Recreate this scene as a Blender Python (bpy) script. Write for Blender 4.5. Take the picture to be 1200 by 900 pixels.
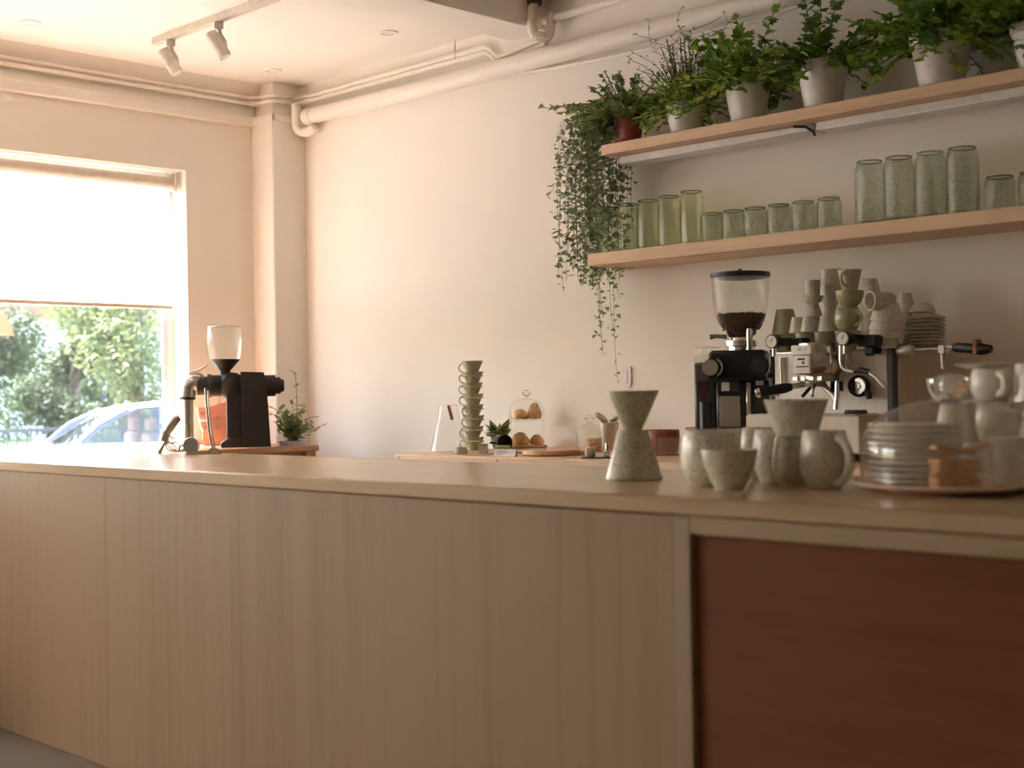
import bpy, math, random
import numpy as np
from mathutils import Vector, Matrix
R = math.radians
random.seed(7); rng = np.random.default_rng(7)
for o in list(bpy.data.objects): bpy.data.objects.remove(o)
scn = bpy.context.scene
col = scn.collection

# ------------------------------------------------------------------ camera, sky, sun, exposure
CAM_Z = 1.16
cd = bpy.data.cameras.new('camera'); cam = bpy.data.objects.new('camera', cd); col.objects.link(cam)
h_, p_, r_ = R(45.1), R(.355), R(-.919)
fw = Vector((-math.sin(h_)*math.cos(p_), math.cos(h_)*math.cos(p_), math.sin(p_)))
rt = Vector((math.cos(h_), math.sin(h_), 0)); up = rt.cross(fw)
r2 = math.cos(r_)*rt + math.sin(r_)*up; u2 = r2.cross(fw)
mx = Matrix((r2, u2, -fw)).transposed().to_4x4(); mx.translation = (0, 0, CAM_Z)
cam.matrix_world = mx
cd.sensor_width = 36; cd.lens = 1596.5/1200*36; cd.clip_end = 300; cd.clip_start = .05
cd.dof.use_dof = True; cd.dof.focus_distance = 5.6; cd.dof.aperture_fstop = 3.0
scn.camera = cam

w = bpy.data.worlds.new('sky'); scn.world = w; w.use_nodes = True
nt = w.node_tree; bg = nt.nodes['Background']
sky = nt.nodes.new('ShaderNodeTexSky'); sky.sky_type = 'NISHITA'; sky.sun_disc = False
sky.sun_elevation = R(52); sky.sun_rotation = R(-110); sky.air_density = .9; sky.dust_density = 4.0; sky.ozone_density = .4
nt.links.new(sky.outputs[0], bg.inputs[0]); bg.inputs[1].default_value = .8
sd = bpy.data.lights.new('sun', 'SUN'); sd.energy = 8.0; sd.angle = R(1.5); sd.color = (1, .965, .925)
sun = bpy.data.objects.new('sun', sd); col.objects.link(sun); sun.location = (-12, -4, 12)
sun.rotation_euler = Vector((.50, .28, -.82)).to_track_quat('-Z', 'Y').to_euler()
vs = scn.view_settings
vs.view_transform = 'Standard'; vs.look = 'None'; vs.gamma = 1; vs.use_curve_mapping = False; vs.exposure = 1.4
scn.cycles.max_bounces = 14; scn.cycles.diffuse_bounces = 8; scn.cycles.transparent_max_bounces = 40
scn.cycles.glossy_bounces = 6; scn.cycles.transmission_bounces = 10

# ------------------------------------------------------------------ materials
M = {}
def nodes(name):
    m = bpy.data.materials.new(name); m.use_nodes = True; M[name] = m
    t = m.node_tree; return m, t, t.nodes['Principled BSDF'], t.nodes['Material Output']
def tc(t, scale=(1, 1, 1)):
    c = t.nodes.new('ShaderNodeTexCoord'); mp = t.nodes.new('ShaderNodeMapping'); mp.inputs['Scale'].default_value = scale
    t.links.new(c.outputs['Object'], mp.inputs[0]); return mp.outputs[0]
def noise(t, vec, sc, det=3, rough=.5):
    n = t.nodes.new('ShaderNodeTexNoise'); n.inputs['Scale'].default_value = sc; n.inputs['Detail'].default_value = det
    n.inputs['Roughness'].default_value = rough; t.links.new(vec, n.inputs['Vector']); return n.outputs['Fac']
def ramp(t, fac, stops):
    r = t.nodes.new('ShaderNodeValToRGB'); e = r.color_ramp.elements
    while len(e) < len(stops): e.new(.5)
    for i, (p, c) in enumerate(stops): e[i].position = p; e[i].color = (*c, 1)
    t.links.new(fac, r.inputs[0]); return r.outputs[0]
def bump(t, fac, b, st, dist=.01):
    n = t.nodes.new('ShaderNodeBump'); n.inputs['Strength'].default_value = st; n.inputs['Distance'].default_value = dist
    t.links.new(fac, n.inputs['Height']); t.links.new(n.outputs[0], b.inputs['Normal'])
def mixc(t, fac, a, b, mode='MIX'):
    n = t.nodes.new('ShaderNodeMix'); n.data_type = 'RGBA'; n.blend_type = mode
    for i, v in ((0, fac), (6, a), (7, b)):
        if isinstance(v, (int, float)): n.inputs[i].default_value = v
        elif isinstance(v, tuple): n.inputs[i].default_value = (*v, 1)
        else: t.links.new(v, n.inputs[i])
    return n.outputs[2]
def plain(name, c, rough=.5, metal=0, var=.06, sc=30, bst=0, **kw):
    m, t, b, o = nodes(name)
    f = noise(t, tc(t), sc)
    lo = tuple(max(0, x*(1-var)) for x in c); hi = tuple(min(1, x*(1+var)) for x in c)
    t.links.new(ramp(t, f, [(.3, lo), (.7, hi)]), b.inputs['Base Color'])
    b.inputs['Roughness'].default_value = rough; b.inputs['Metallic'].default_value = metal
    for k, v in kw.items(): b.inputs[k.replace('_', ' ')].default_value = v
    if bst: bump(t, f, b, bst)
    return m
def wood(name, c1, c2, axis, rough=.45, freq=22, stretch=.035, bst=.06, big=1.2):
    m, t, b, o = nodes(name)
    s = [1, 1, 1]; s[axis] = stretch
    v = tc(t, tuple(s))
    f1 = noise(t, v, freq, 5, .6); f2 = noise(t, v, freq*6, 3, .6)
    s2 = [big]*3; s2[axis] = big*.12
    f3 = noise(t, tc(t, tuple(s2)), 3, 2)
    a = t.nodes.new('ShaderNodeMath'); a.operation = 'MULTIPLY_ADD'; a.inputs[1].default_value = .35
    t.links.new(f2, a.inputs[0]); t.links.new(f1, a.inputs[2])
    a2 = t.nodes.new('ShaderNodeMath'); a2.operation = 'MULTIPLY_ADD'; a2.inputs[1].default_value = .5
    t.links.new(f3, a2.inputs[0]); t.links.new(a.outputs[0], a2.inputs[2])
    t.links.new(ramp(t, a2.outputs[0], [(.6, c1), (1.2 if False else .95, c2)]), b.inputs['Base Color'])
    b.inputs['Roughness'].default_value = rough
    if bst: bump(t, f1, b, bst, .003)
    return m
def plaster(name, c, var=.035, bst=.12):
    m, t, b, o = nodes(name)
    v = tc(t); f = noise(t, v, 1.3, 5, .55); g = noise(t, v, 22, 4, .6)
    lo = tuple(x*(1-var) for x in c); hi = tuple(min(1, x*(1+var)) for x in c)
    t.links.new(ramp(t, f, [(.3, lo), (.7, hi)]), b.inputs['Base Color'])
    b.inputs['Roughness'].default_value = .75; bump(t, g, b, bst, .006)
    return m
def ceramic(name, c, spot, dens=.55, rough=.3):
    m, t, b, o = nodes(name)
    v = tc(t)
    vo = t.nodes.new('ShaderNodeTexVoronoi'); vo.inputs['Scale'].default_value = 150; t.links.new(v, vo.inputs['Vector'])
    near = ramp(t, vo.outputs['Distance'], [(.22, (1, 1, 1)), (.40, (0, 0, 0))])
    sep = t.nodes.new('ShaderNodeSeparateColor'); t.links.new(vo.outputs['Color'], sep.inputs[0])
    pick = ramp(t, sep.outputs[0], [(dens, (0, 0, 0)), (dens+.2, (1, 1, 1))])
    msk = mixc(t, 1.0, near, pick, 'MULTIPLY')
    base = ramp(t, noise(t, v, 18, 4), [(.3, tuple(x*.86 for x in c)), (.7, tuple(min(1, x*1.1) for x in c))])
    t.links.new(mixc(t, msk, base, spot), b.inputs['Base Color'])
    b.inputs['Roughness'].default_value = rough; b.inputs['Coat Weight'].default_value = .25; b.inputs['Coat Roughness'].default_value = .12
    bump(t, noise(t, v, 60, 2), b, .05, .004)
    return m
def leafmat(name, lo, hi, rough=.45, trans=.42):
    m, t, b, o = nodes(name)
    oi = t.nodes.new('ShaderNodeObjectInfo'); f = noise(t, tc(t), 26, 2)
    a = t.nodes.new('ShaderNodeMath'); a.operation = 'ADD'
    mu = t.nodes.new('ShaderNodeMath'); mu.operation = 'MULTIPLY'; mu.inputs[1].default_value = .8
    t.links.new(oi.outputs['Random'], mu.inputs[0]); t.links.new(f, a.inputs[0]); t.links.new(mu.outputs[0], a.inputs[1])
    c = ramp(t, a.outputs[0], [(.45, lo), (1.0, hi)])
    t.links.new(c, b.inputs['Base Color']); b.inputs['Roughness'].default_value = rough
    tr = t.nodes.new('ShaderNodeBsdfTranslucent'); t.links.new(c, tr.inputs[0])
    mx_ = t.nodes.new('ShaderNodeMixShader'); mx_.inputs[0].default_value = trans
    t.links.new(b.outputs[0], mx_.inputs[1]); t.links.new(tr.outputs[0], mx_.inputs[2]); t.links.new(mx_.outputs[0], o.inputs[0])
    return m
def thinglass(name, tint=(.96, .97, .95), rough=.03, refl=1.0, body=0.0, bodycol=(.7, .75, .65), bst=0, bsc=120, vor=False):
    # thin clear sheet or shell: light passes straight through, with a Fresnel reflection and an optional faint cloudy body
    m, t, b, o = nodes(name); t.nodes.remove(b)
    tr = t.nodes.new('ShaderNodeBsdfTransparent'); tr.inputs[0].default_value = (*tint, 1)
    gl = t.nodes.new('ShaderNodeBsdfGlossy'); gl.inputs['Roughness'].default_value = rough
    fr = t.nodes.new('ShaderNodeFresnel'); fr.inputs[0].default_value = 1.45
    fm = t.nodes.new('ShaderNodeMath'); fm.operation = 'MULTIPLY'; fm.inputs[1].default_value = refl; fm.use_clamp = True
    t.links.new(fr.outputs[0], fm.inputs[0])
    ge = t.nodes.new('ShaderNodeNewGeometry'); io = t.nodes.new('ShaderNodeMath'); io.operation = 'MULTIPLY_ADD'   # same outer Fresnel on both faces of the thin sheet
    io.inputs[1].default_value = 1/1.45-1.45; io.inputs[2].default_value = 1.45; t.links.new(ge.outputs['Backfacing'], io.inputs[0]); t.links.new(io.outputs[0], fr.inputs[0])
    src = tr.outputs[0]
    if body:
        df = t.nodes.new('ShaderNodeBsdfDiffuse'); df.inputs[0].default_value = (*bodycol, 1)
        tl = t.nodes.new('ShaderNodeBsdfTranslucent'); tl.inputs[0].default_value = (*bodycol, 1)
        ad = t.nodes.new('ShaderNodeMixShader'); ad.inputs[0].default_value = .5
        t.links.new(df.outputs[0], ad.inputs[1]); t.links.new(tl.outputs[0], ad.inputs[2])
        mm = t.nodes.new('ShaderNodeMixShader'); mm.inputs[0].default_value = body
        t.links.new(src, mm.inputs[1]); t.links.new(ad.outputs[0], mm.inputs[2]); src = mm.outputs[0]
    if bst:
        bn = t.nodes.new('ShaderNodeBump'); bn.inputs['Strength'].default_value = bst; bn.inputs['Distance'].default_value = .004
        if vor:
            vo = t.nodes.new('ShaderNodeTexVoronoi'); vo.inputs['Scale'].default_value = bsc; vo.inputs['Randomness'].default_value = .55; t.links.new(tc(t), vo.inputs['Vector']); f = vo.outputs['Distance']
        else: f = noise(t, tc(t), bsc, 2)
        if vor:
            lo = tuple(x*.90 for x in tint); t.links.new(ramp(t, f, [(.25, tint), (.75, lo)]), tr.inputs[0])
        t.links.new(f, bn.inputs['Height']); t.links.new(bn.outputs[0], gl.inputs['Normal']); t.links.new(bn.outputs[0], fr.inputs['Normal'])
    mx_ = t.nodes.new('ShaderNodeMixShader')
    t.links.new(fm.outputs[0], mx_.inputs[0]); t.links.new(src, mx_.inputs[1]); t.links.new(gl.outputs[0], mx_.inputs[2])
    t.links.new(mx_.outputs[0], o.inputs[0])
    return m
def emit(name, c, s):
    m, t, b, o = nodes(name); b.inputs['Base Color'].default_value = (*c, 1)
    b.inputs['Emission Color'].default_value = (*c, 1); b.inputs['Emission Strength'].default_value = s

plaster('wall', (.845, .80, .733)); plaster('ceil', (.865, .825, .765), bst=.05); plaster('trimpaint', (.845, .80, .735), bst=.05)
plaster('wall_low_bounce', (.56, .49, .40)); plain('pipepaint', (.83, .77, .69), .5, var=.02); plain('whitepaint', (.84, .81, .76), .5); plain('fixture', (.62, .56, .48), .5)
wood('oak_post', (.28, .182, .09), (.35, .236, .125), 2, .5, freq=30, stretch=.02); wood('oak', (.29, .19, .092), (.38, .26, .14), 0, .42); wood('oak_vertical', (.275, .165, .080), (.35, .222, .115), 2, .5, freq=30, stretch=.02, big=.9)
wood('oak_top', (.43, .285, .155), (.53, .375, .22), 0, .24, freq=26, stretch=.03)
wood('shelf_wood', (.55, .33, .19), (.74, .51, .33), 0, .45); wood('mahogany', (.135, .036, .011), (.19, .058, .019), 0, .6, freq=14, stretch=.06); M['mahogany'].node_tree.nodes['Principled BSDF'].inputs['Specular IOR Level'].default_value = .2; M['oak_vertical'].node_tree.nodes['Principled BSDF'].inputs['Specular IOR Level'].default_value = .3
wood('back_wood', (.50, .30, .17), (.70, .47, .29), 0, .4); wood('bench_wood', (.38, .19, .09), (.52, .29, .15), 1, .4); wood('board_wood', (.48, .23, .10), (.62, .34, .17), 0, .4)
wood('red_wood', (.20, .06, .03), (.33, .11, .06), 2, .35)
plain('concrete', (.13, .098, .062), .7, var=.2, sc=2.5, bst=.05)
ceramic('sage', (.64, .60, .46), (.15, .11, .055), .48); ceramic('sage_pale', (.62, .58, .48), (.24, .20, .14), .62); ceramic('moss', (.36, .35, .20), (.16, .14, .07), .6)
ceramic('stone', (.46, .43, .29), (.08, .065, .03), .36); ceramic('olive', (.48, .45, .31), (.2, .18, .1), .75); ceramic('cream_ware', (.84, .80, .70), (.3, .26, .2), .8)
plain('peach_ware', (.84, .63, .47), .35)
leafmat('leaf', (.09, .20, .022), (.28, .46, .07)); leafmat('leaf_lime', (.24, .40, .05), (.50, .62, .15)); leafmat('leaf_dark', (.045, .12, .02), (.14, .27, .05))
leafmat('leaf_ivy', (.12, .165, .07), (.32, .38, .18)); leafmat('leaf_bench', (.12, .17, .05), (.30, .36, .14))
leafmat('leaf_out', (.032, .056, .022), (.092, .128, .06)); leafmat('leaf_out_pale', (.085, .125, .04), (.19, .235, .09))
plain('twig', (.30, .24, .15), .7); plain('stem', (.16, .13, .06), .7); plain('stem_green', (.13, .18, .05), .6); plain('soil', (.05, .035, .025), .9, var=.4, sc=80, bst=.3); plain('bark', (.12, .09, .06), .9, var=.3, bst=.4)
plain('pot_white', (.74, .70, .65), .4); plain('pot_red', (.30, .045, .030), .5)
thinglass('pane', (.96, .97, .97), .01, .4, .006, (.85, .88, .9)); thinglass('clear', (.965, .97, .955), .04, .75); thinglass('dome', (.98, .975, .955), .09, 1.5, .055, (.8, .76, .68))  # milky body of pane and dome imitates glare and haze on the glass
thinglass('jade', (.955, .975, .94), .15, 1.3, .030, (.66, .76, .58), .7, 95, True); thinglass('jade_flute', (.95, .968, .90), .12, 1.3, .030, (.66, .74, .50), .4, 60)
thinglass('jade_rim', (.62, .70, .55), .1, 1.2, .15, (.40, .48, .30)); plain('knob_glass', (.95, .95, .93), .03, var=0, Transmission_Weight=1.0, IOR=1.5)
thinglass('hopper_glass', (.94, .95, .93), .03, 1.0, .03)
plain('chrome', (.75, .73, .70), .14, 1, var=.02); plain('steel', (.55, .52, .48), .3, 1, var=.05); plain('brushed', (.62, .60, .56), .38, 1, var=.05)
plain('black', (.014, .013, .012), .38); plain('black_soft', (.022, .019, .017), .55); plain('dark_grey', (.05, .05, .048), .45); plain('dial', (.82, .79, .72), .5)
plain('machine_side', (.62, .54, .43), .4); plain('machine_white', (.82, .76, .68), .35); plain('red_paint', (.45, .03, .03), .4); plain('ink', (.05, .05, .06), .6); plain('paper', (.82, .81, .80), .8); plain('bean', (.055, .020, .012), .4, var=.5, sc=160)
plain('coral', (.60, .25, .165), .75, var=.1, sc=14); plain('bread', (.74, .44, .20), .75, var=.25, sc=25, bst=.25); plain('wafer', (.64, .37, .19), .7, var=.2, sc=90, bst=.2)
plain('led', (.80, .79, .76), .4); plain('tin', (.55, .56, .43), .5); plain('tin_label', (.42, .47, .30), .6); plain('cable', (.48, .45, .42), .45); plain('leather', (.42, .17, .07), .6)
plain('frame_blue', (.55, .58, .66), .5); plain('tile_blue', (.62, .63, .86), .4); plain('grey_pot', (.12, .13, .10), .5)
plain('asphalt', (.26, .26, .27), .9, var=.15, sc=8, bst=.1); plain('pavement', (.50, .48, .45), .9, var=.1, sc=5); plain('grass', (.10, .16, .04), .9, var=.3, sc=6, bst=.3)
plain('car_white', (.62, .62, .62), .25, Coat_Weight=.6); plain('car_blue', (.10, .20, .38), .35, Coat_Weight=.6); plain('rubber', (.02, .02, .02), .8); plain('car_trim', (.10, .12, .20), .4); plain('seat', (.36, .24, .18), .8)
thinglass('car_glass', (.60, .68, .72), .02, 1.2, .03, (.5, .6, .65)); plain('iron', (.10, .11, .12), .6); leafmat('parasol', (.60, .26, .12), (.66, .30, .15), .8, .4); plain('house_wall', (.72, .70, .66), .9); plain('roof_tile', (.45, .25, .18), .9)
def blindmat():
    m, t, b, o = nodes('blind'); t.nodes.remove(b)
    w_ = t.nodes.new('ShaderNodeTexWave'); w_.inputs['Scale'].default_value = 160; t.links.new(tc(t), w_.inputs[0])
    c = ramp(t, w_.outputs[0], [(0, (.86, .84, .80)), (1, (.90, .88, .85))])
    d = t.nodes.new('ShaderNodeBsdfDiffuse'); tl = t.nodes.new('ShaderNodeBsdfTranslucent'); s = t.nodes.new('ShaderNodeMixShader'); s.inputs[0].default_value = .62
    t.links.new(c, d.inputs[0]); t.links.new(c, tl.inputs[0]); t.links.new(d.outputs[0], s.inputs[1]); t.links.new(tl.outputs[0], s.inputs[2]); t.links.new(s.outputs[0], o.inputs[0])
blindmat()

# ------------------------------------------------------------------ mesh helpers
class MB:
    def __init__(s): s.v = []; s.f = []
    def add(s, vs, fs, mt=None):
        n = len(s.v)
        s.v += [tuple(mt @ Vector(v)) for v in vs] if mt else [tuple(v) for v in vs]
        s.f += [tuple(i+n for i in f) for f in fs]; return s
    def box(s, a, b, bev=.002, mt=None):
        lo = [min(a[i], b[i]) for i in range(3)]; hi = [max(a[i], b[i]) for i in range(3)]
        e = min(bev, .3*min(hi[i]-lo[i] for i in range(3)))
        if e <= 0:
            vs = [(x, y, z) for x in (lo[0], hi[0]) for y in (lo[1], hi[1]) for z in (lo[2], hi[2])]
            return s.add(vs, [(0, 1, 3, 2), (4, 6, 7, 5), (0, 4, 5, 1), (2, 3, 7, 6), (0, 2, 6, 4), (1, 5, 7, 3)], mt)
        vs = []; idx = {}
        for sx in (0, 1):
            for sy in (0, 1):
                for sz in (0, 1):
                    c = [(lo, hi)[k][i] for i, k in enumerate((sx, sy, sz))]; sg = [1 if k == 0 else -1 for k in (sx, sy, sz)]
                    for ax in range(3):
                        p = [c[i]+(0 if i == ax else e*sg[i]) for i in range(3)]; idx[sx, sy, sz, ax] = len(vs); vs.append(p)
        fs = []
        for ax in range(3):
            o = [i for i in range(3) if i != ax]
            for k in (0, 1):
                q = []
                for a_, b_ in ((0, 0), (1, 0), (1, 1), (0, 1)):
                    t = [0, 0, 0]; t[ax] = k; t[o[0]] = a_; t[o[1]] = b_; q.append(idx[(*t, ax)])
                if (k == 0) != (ax == 1): q.reverse()
                fs.append(tuple(q))
        cen = Vector([(lo[i]+hi[i])/2 for i in range(3)])
        def orient(q):
            p = [Vector(vs[i]) for i in q]; n = (p[1]-p[0]).cross(p[2]-p[0]); c = sum(p, Vector())/len(p)
            return tuple(q) if n.dot(c-cen) > 0 else tuple(reversed(q))
        for ax in range(3):
            o = [i for i in range(3) if i != ax]
            for a_ in (0, 1):
                for b_ in (0, 1):
                    t0 = [0]*3; t1 = [0]*3; t0[o[0]] = t1[o[0]] = a_; t0[o[1]] = t1[o[1]] = b_; t1[ax] = 1
                    fs.append((idx[(*t0, o[0])], idx[(*t0, o[1])], idx[(*t1, o[1])], idx[(*t1, o[0])]))
        for sx in (0, 1):
            for sy in (0, 1):
                for sz in (0, 1): fs.append(tuple(idx[sx, sy, sz, k] for k in range(3)))
        return s.add(vs, [orient(f) for f in fs], mt)
    def lathe(s, prof, n=24, mt=None, cap0=True, cap1=True, a0=0, sx=1, sy=1):
        vs = []; fs = []; rings = []
        for r, z in prof:
            if r < 1e-6: rings.append([len(vs)]); vs.append((0, 0, z))
            else:
                rings.append(list(range(len(vs), len(vs)+n)))
                for k in range(n): a = a0+2*math.pi*k/n; vs.append((r*math.cos(a)*sx, r*math.sin(a)*sy, z))
        for A, B in zip(rings, rings[1:]):
            for k in range(n):
                j = (k+1) % n
                if len(A) == 1 and len(B) == 1: continue
                if len(A) == 1: fs.append((A[0], B[j], B[k]))
                elif len(B) == 1: fs.append((A[k], A[j], B[0]))
                else: fs.append((A[k], A[j], B[j], B[k]))
        if cap0 and len(rings[0]) > 1: fs.append(tuple(reversed(rings[0])))
        if cap1 and len(rings[-1]) > 1: fs.append(tuple(rings[-1]))
        return s.add(vs, fs, mt)
    def cyl(s, a, b, r, n=16, r1=None, mt=None):
        a = Vector(a); b = Vector(b); d = b-a; q = Matrix.Translation(a) @ d.to_track_quat('Z', 'Y').to_matrix().to_4x4()
        return s.lathe([(r, 0), (r if r1 is None else r1, d.length)], n, (mt @ q) if mt else q)
    def tube(s, pts, r, n=8, closed=False, mt=None):
        P = [Vector(p) for p in pts]; m = len(P); rr = r if isinstance(r, (list, tuple)) else [r]*m
        T = [((P[(i+1) % m] if closed or i < m-1 else P[i])-(P[i-1] if closed or i > 0 else P[i])).normalized() for i in range(m)]
        u = T[0].orthogonal().normalized(); vs = []; fs = []
        for i in range(m):
            u = (u-T[i]*u.dot(T[i])).normalized(); v = T[i].cross(u)
            for k in range(n):
                a = 2*math.pi*k/n; vs.append(P[i]+rr[i]*(math.cos(a)*u+math.sin(a)*v))
        for i in range(m if closed else m-1):
            j = (i+1) % m
            for k in range(n):
                l = (k+1) % n; fs.append((i*n+k, i*n+l, j*n+l, j*n+k))
        if not closed: fs += [tuple(reversed(range(n))), tuple(range((m-1)*n, m*n))]
        return s.add(vs, fs, mt)
    def prism(s, poly, d0, d1, axis=1, mt=None):
        # poly in the two other axes
        n = len(poly); o = [i for i in range(3) if i != axis]; vs = []
        for d in (d0, d1):
            for p in poly: q = [0]*3; q[axis] = d; q[o[0]] = p[0]; q[o[1]] = p[1]; vs.append(q)
        fs = [tuple(range(n)), tuple(reversed(range(n, 2*n)))]+[(i, i+n, (i+1) % n+n, (i+1) % n) for i in range(n)]
        return s.add(vs, fs, mt)
    def build(s, name, mat, parent=None, smooth=40, loc=None, kind=None, label=None):
        me = bpy.data.meshes.new(name); me.from_pydata(s.v, [], s.f); me.update()
        import bmesh
        b = bmesh.new(); b.from_mesh(me); bmesh.ops.recalc_face_normals(b, faces=b.faces); b.to_mesh(me); b.free()
        if smooth: me.shade_smooth(); me.set_sharp_from_angle(angle=R(smooth))
        me.materials.append(M[mat]); return link(name, me, parent, loc, kind, label)
def link(name, me, parent=None, loc=None, kind=None, label=None):
    o = bpy.data.objects.new(name, me); col.objects.link(o)
    if parent: o.parent = parent
    if loc: o.location = loc
    if kind: o['kind'] = kind
    if label: o['label'] = label
    return o
def tag(o, label, cat, group=None, kind=None):
    o['label'] = label; o['category'] = cat
    if group: o['group'] = group
    if kind: o['kind'] = kind
    return o
def thing(name, label, cat, loc=(0, 0, 0), rz=0, group=None, rot=None):
    o = bpy.data.objects.new(name, None); col.objects.link(o); o.empty_display_size = .05
    o.location = loc; o.rotation_euler = rot if rot else (0, 0, rz); return tag(o, label, cat, group)
def struct(mb, name, mat, label=None, parent=None, smooth=30):
    o = mb.build(name, mat, parent, smooth)
    if not parent: o['kind'] = 'structure'; 
    if label: o['label'] = label
    return o
def facing(x, y): return math.atan2(-x, y)      # yaw whose local -Y side looks at the seating side of the bar
def spline(pts, k=6):
    P = [Vector(p) for p in pts]; out = []
    for i in range(len(P)-1):
        a = P[max(i-1, 0)]; b = P[i]; c = P[i+1]; d = P[min(i+2, len(P)-1)]
        for j in range(k):
            t = j/k; out.append(.5*((2*b)+(c-a)*t+(2*a-5*b+4*c-d)*t*t+(3*b-a-3*c+d)*t**3))
    return out+[P[-1]]

# ------------------------------------------------------------------ room shell
XW, YB, XP, YP = -6.30, 4.5, -6.105, 4.286      # window wall, plant wall, pillar faces
ZC, ZB, ZT = 2.87, .91, .95
XR, YF = 2.6, -3.2
struct(MB().box((XW-.3, YF-.3, -.12), (XR+.3, YB+.3, 0), 0), 'floor', 'concrete', 'grey brown concrete floor')
struct(MB().box((XW-.3, YB, 0), (XR+.3, YB+.2, 3.1), 0), 'wall_back', 'wall', 'cream plaster wall behind the plant shelves')
m = MB()
for a, b, z0, z1 in ((YF, YB, 0, .88), (YF, YB, 2.36, 3.1), (3.87, YB, .88, 2.36), (.4, 1.0, .88, 2.36), (YF, -2.3, .88, 2.36)): m.box((XW-.26, a, z0), (XW, b, z1), 0)
struct(m, 'wall_left', 'wall', 'cream wall with the street window')
struct(MB().box((XW, YF-.2, 0), (XR, YF, 3.1), 0), 'wall_front', 'wall_low_bounce', 'unseen wall behind the seating side, browned to cut bounced light')  # out-of-view walls coloured darker so the right side gets less bounce
struct(MB().box((XR, YF-.2, 0), (XR+.2, YB+.2, 3.1), 0), 'wall_right', 'wall_low_bounce', 'unseen side wall, browned to cut bounced light')
struct(MB().box((XW-.3, YF-.2, ZC), (-4.49, YB+.2, 3.12), 0).box((-4.25, YF-.2, 2.935), (XR+.2, YB+.2, 3.12), 0), 'ceiling', 'ceil', 'pale cream painted ceiling')
struct(MB().box((-4.49, YF, 2.80), (-4.25, YB, 3.0), .006), 'trim_1', 'ceil', 'cream ceiling beam running to the plant wall')
m = MB().box((XW-.02, YP, 0), (XP, YB+.02, 2.69), .006).box((XW-.02, YP+.03, 2.69), (XP-.03, YB+.02, ZC+.02), .004)
struct(m, 'trim_2', 'trimpaint', 'square cream pillar in the corner beside the window')
# picture rail and cove along the window wall
struct(MB().box((XW-.01, YF, 2.639), (XW+.035, YP+.01, 2.695), .006), 'trim_3', 'trimpaint', 'cream picture rail above the window')
struct(MB().prism([(XW-.01, ZC+.01), (XW+.06, ZC+.01), (XW+.055, 2.855), (XW+.02, 2.80), (XW-.01, 2.80)], YF, YP+.035, 1), 'trim_4', 'trimpaint', 'cream cove under the ceiling')
struct(MB().box((XP-.01, YP-.008, 2.645), (XP+.012, YB, 2.69), .004).box((XW+.03, YP-.012, 2.645), (XP+.012, YP+.01, 2.69), .004), 'trim_5', 'trimpaint', 'cream band around the pillar top')
# window in view
wo = struct(MB().box((XW-.20, 1.0, .88), (XW-.14, 3.87, .925), .003).box((XW-.20, 1.0, 2.30), (XW-.14, 3.87, 2.36), .003).box((XW-.20, 3.83, .9), (XW-.14, 3.87, 2.34), .003).box((XW-.20, 1.0, .9), (XW-.14, 1.05, 2.34), .003), 'window_1', 'whitepaint', 'large shop window with white frame')
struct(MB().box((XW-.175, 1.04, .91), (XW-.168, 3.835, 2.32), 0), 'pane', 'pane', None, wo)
struct(MB().box((XW-.155, 3.80, .93), (XW-.135, 3.83, 2.3), .002), 'glazing_bead', 'frame_blue', None, wo)
struct(MB().box((XW-.14, 1.0, .895), (XW+.0, 3.87, .915), .003), 'window_sill', 'whitepaint', None, wo)
w2 = struct(MB().box((XW-.18, -2.3, .88), (XW-.12, .4, .93), .003).box((XW-.18, -1.4, .9), (XW-.12, -1.33, 2.36), .003), 'window_added', 'whitepaint', 'unseen window added as a daylight source, further along the street side')  # out-of-view opening added to bring more daylight into the room
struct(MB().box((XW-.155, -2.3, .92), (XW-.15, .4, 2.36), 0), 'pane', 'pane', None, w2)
# roller blind
b = thing('roller_blind', 'white translucent roller blind pulled halfway down the shop window', 'blind', (XW-.08, 3.83, 2.30))
MB().cyl((0, 0, 0), (0, -2.78, 0), .030, 16).build('roller_tube', 'fixture', b)
MB().box((-.001, -.012, -.655), (.001, -2.76, 0), 0).build('fabric', 'blind', b, 0)
MB().box((-.008, -.008, -.672), (.008, -2.765, -.650), .004).build('bottom_bar', 'fixture', b)
MB().box((-.035, 0, -.045), (.035, .012, .045), .003).build('bracket', 'fixture', b)

# pipes and conduits
def pipe(name, pts, r, label, k=6, n=12, smooth=True, cat='pipe', mat='pipepaint'):
    o = MB().tube(spline(pts, k) if smooth else pts, r, n).build(name, mat); return tag(o, label, cat)
for z, lab in ((2.790, 'upper thin cream conduit wrapping round the pillar above the picture rail'), (2.762, 'lower thin cream conduit wrapping round the pillar above the picture rail')):
    pipe('conduit', [(XW+.035, -2.5, z), (XW+.035, 4.15, z), (XW+.04, 4.235, z), (XW+.09, 4.277, z), (XP-.06, 4.285, z), (XP-.005, 4.31, z), (XP+.005, 4.40, z)], .011, lab, 5, 8, cat='conduit')
for z, lab in ((2.795, 'upper thin cream conduit along the plant wall as far as the beam'), (2.768, 'lower thin cream conduit along the plant wall as far as the beam')):
    pipe('conduit', [(XP+.005, 4.405, z), (XP+.02, 4.465, z), (-5.5, 4.47, z), (-4.75, 4.47, z), (-4.62, 4.475, z-.005), (-4.54, 4.475, z-.06-.3*(2.795-z)), (-4.40, 4.475, z-.045-.3*(2.795-z)), (-4.24, 4.475, z-.03)], .012, lab, 6, 8, cat='conduit')
pipe('wall_pipe', [(-6.00, 4.45, 2.675), (-5.0, 4.45, 2.668), (-4.0, 4.45, 2.672), (-3.0, 4.45, 2.668), (2.5, 4.45, 2.668)], .042, 'thick cream painted pipe running along the plant wall above the shelves', 4, 16)
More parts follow.
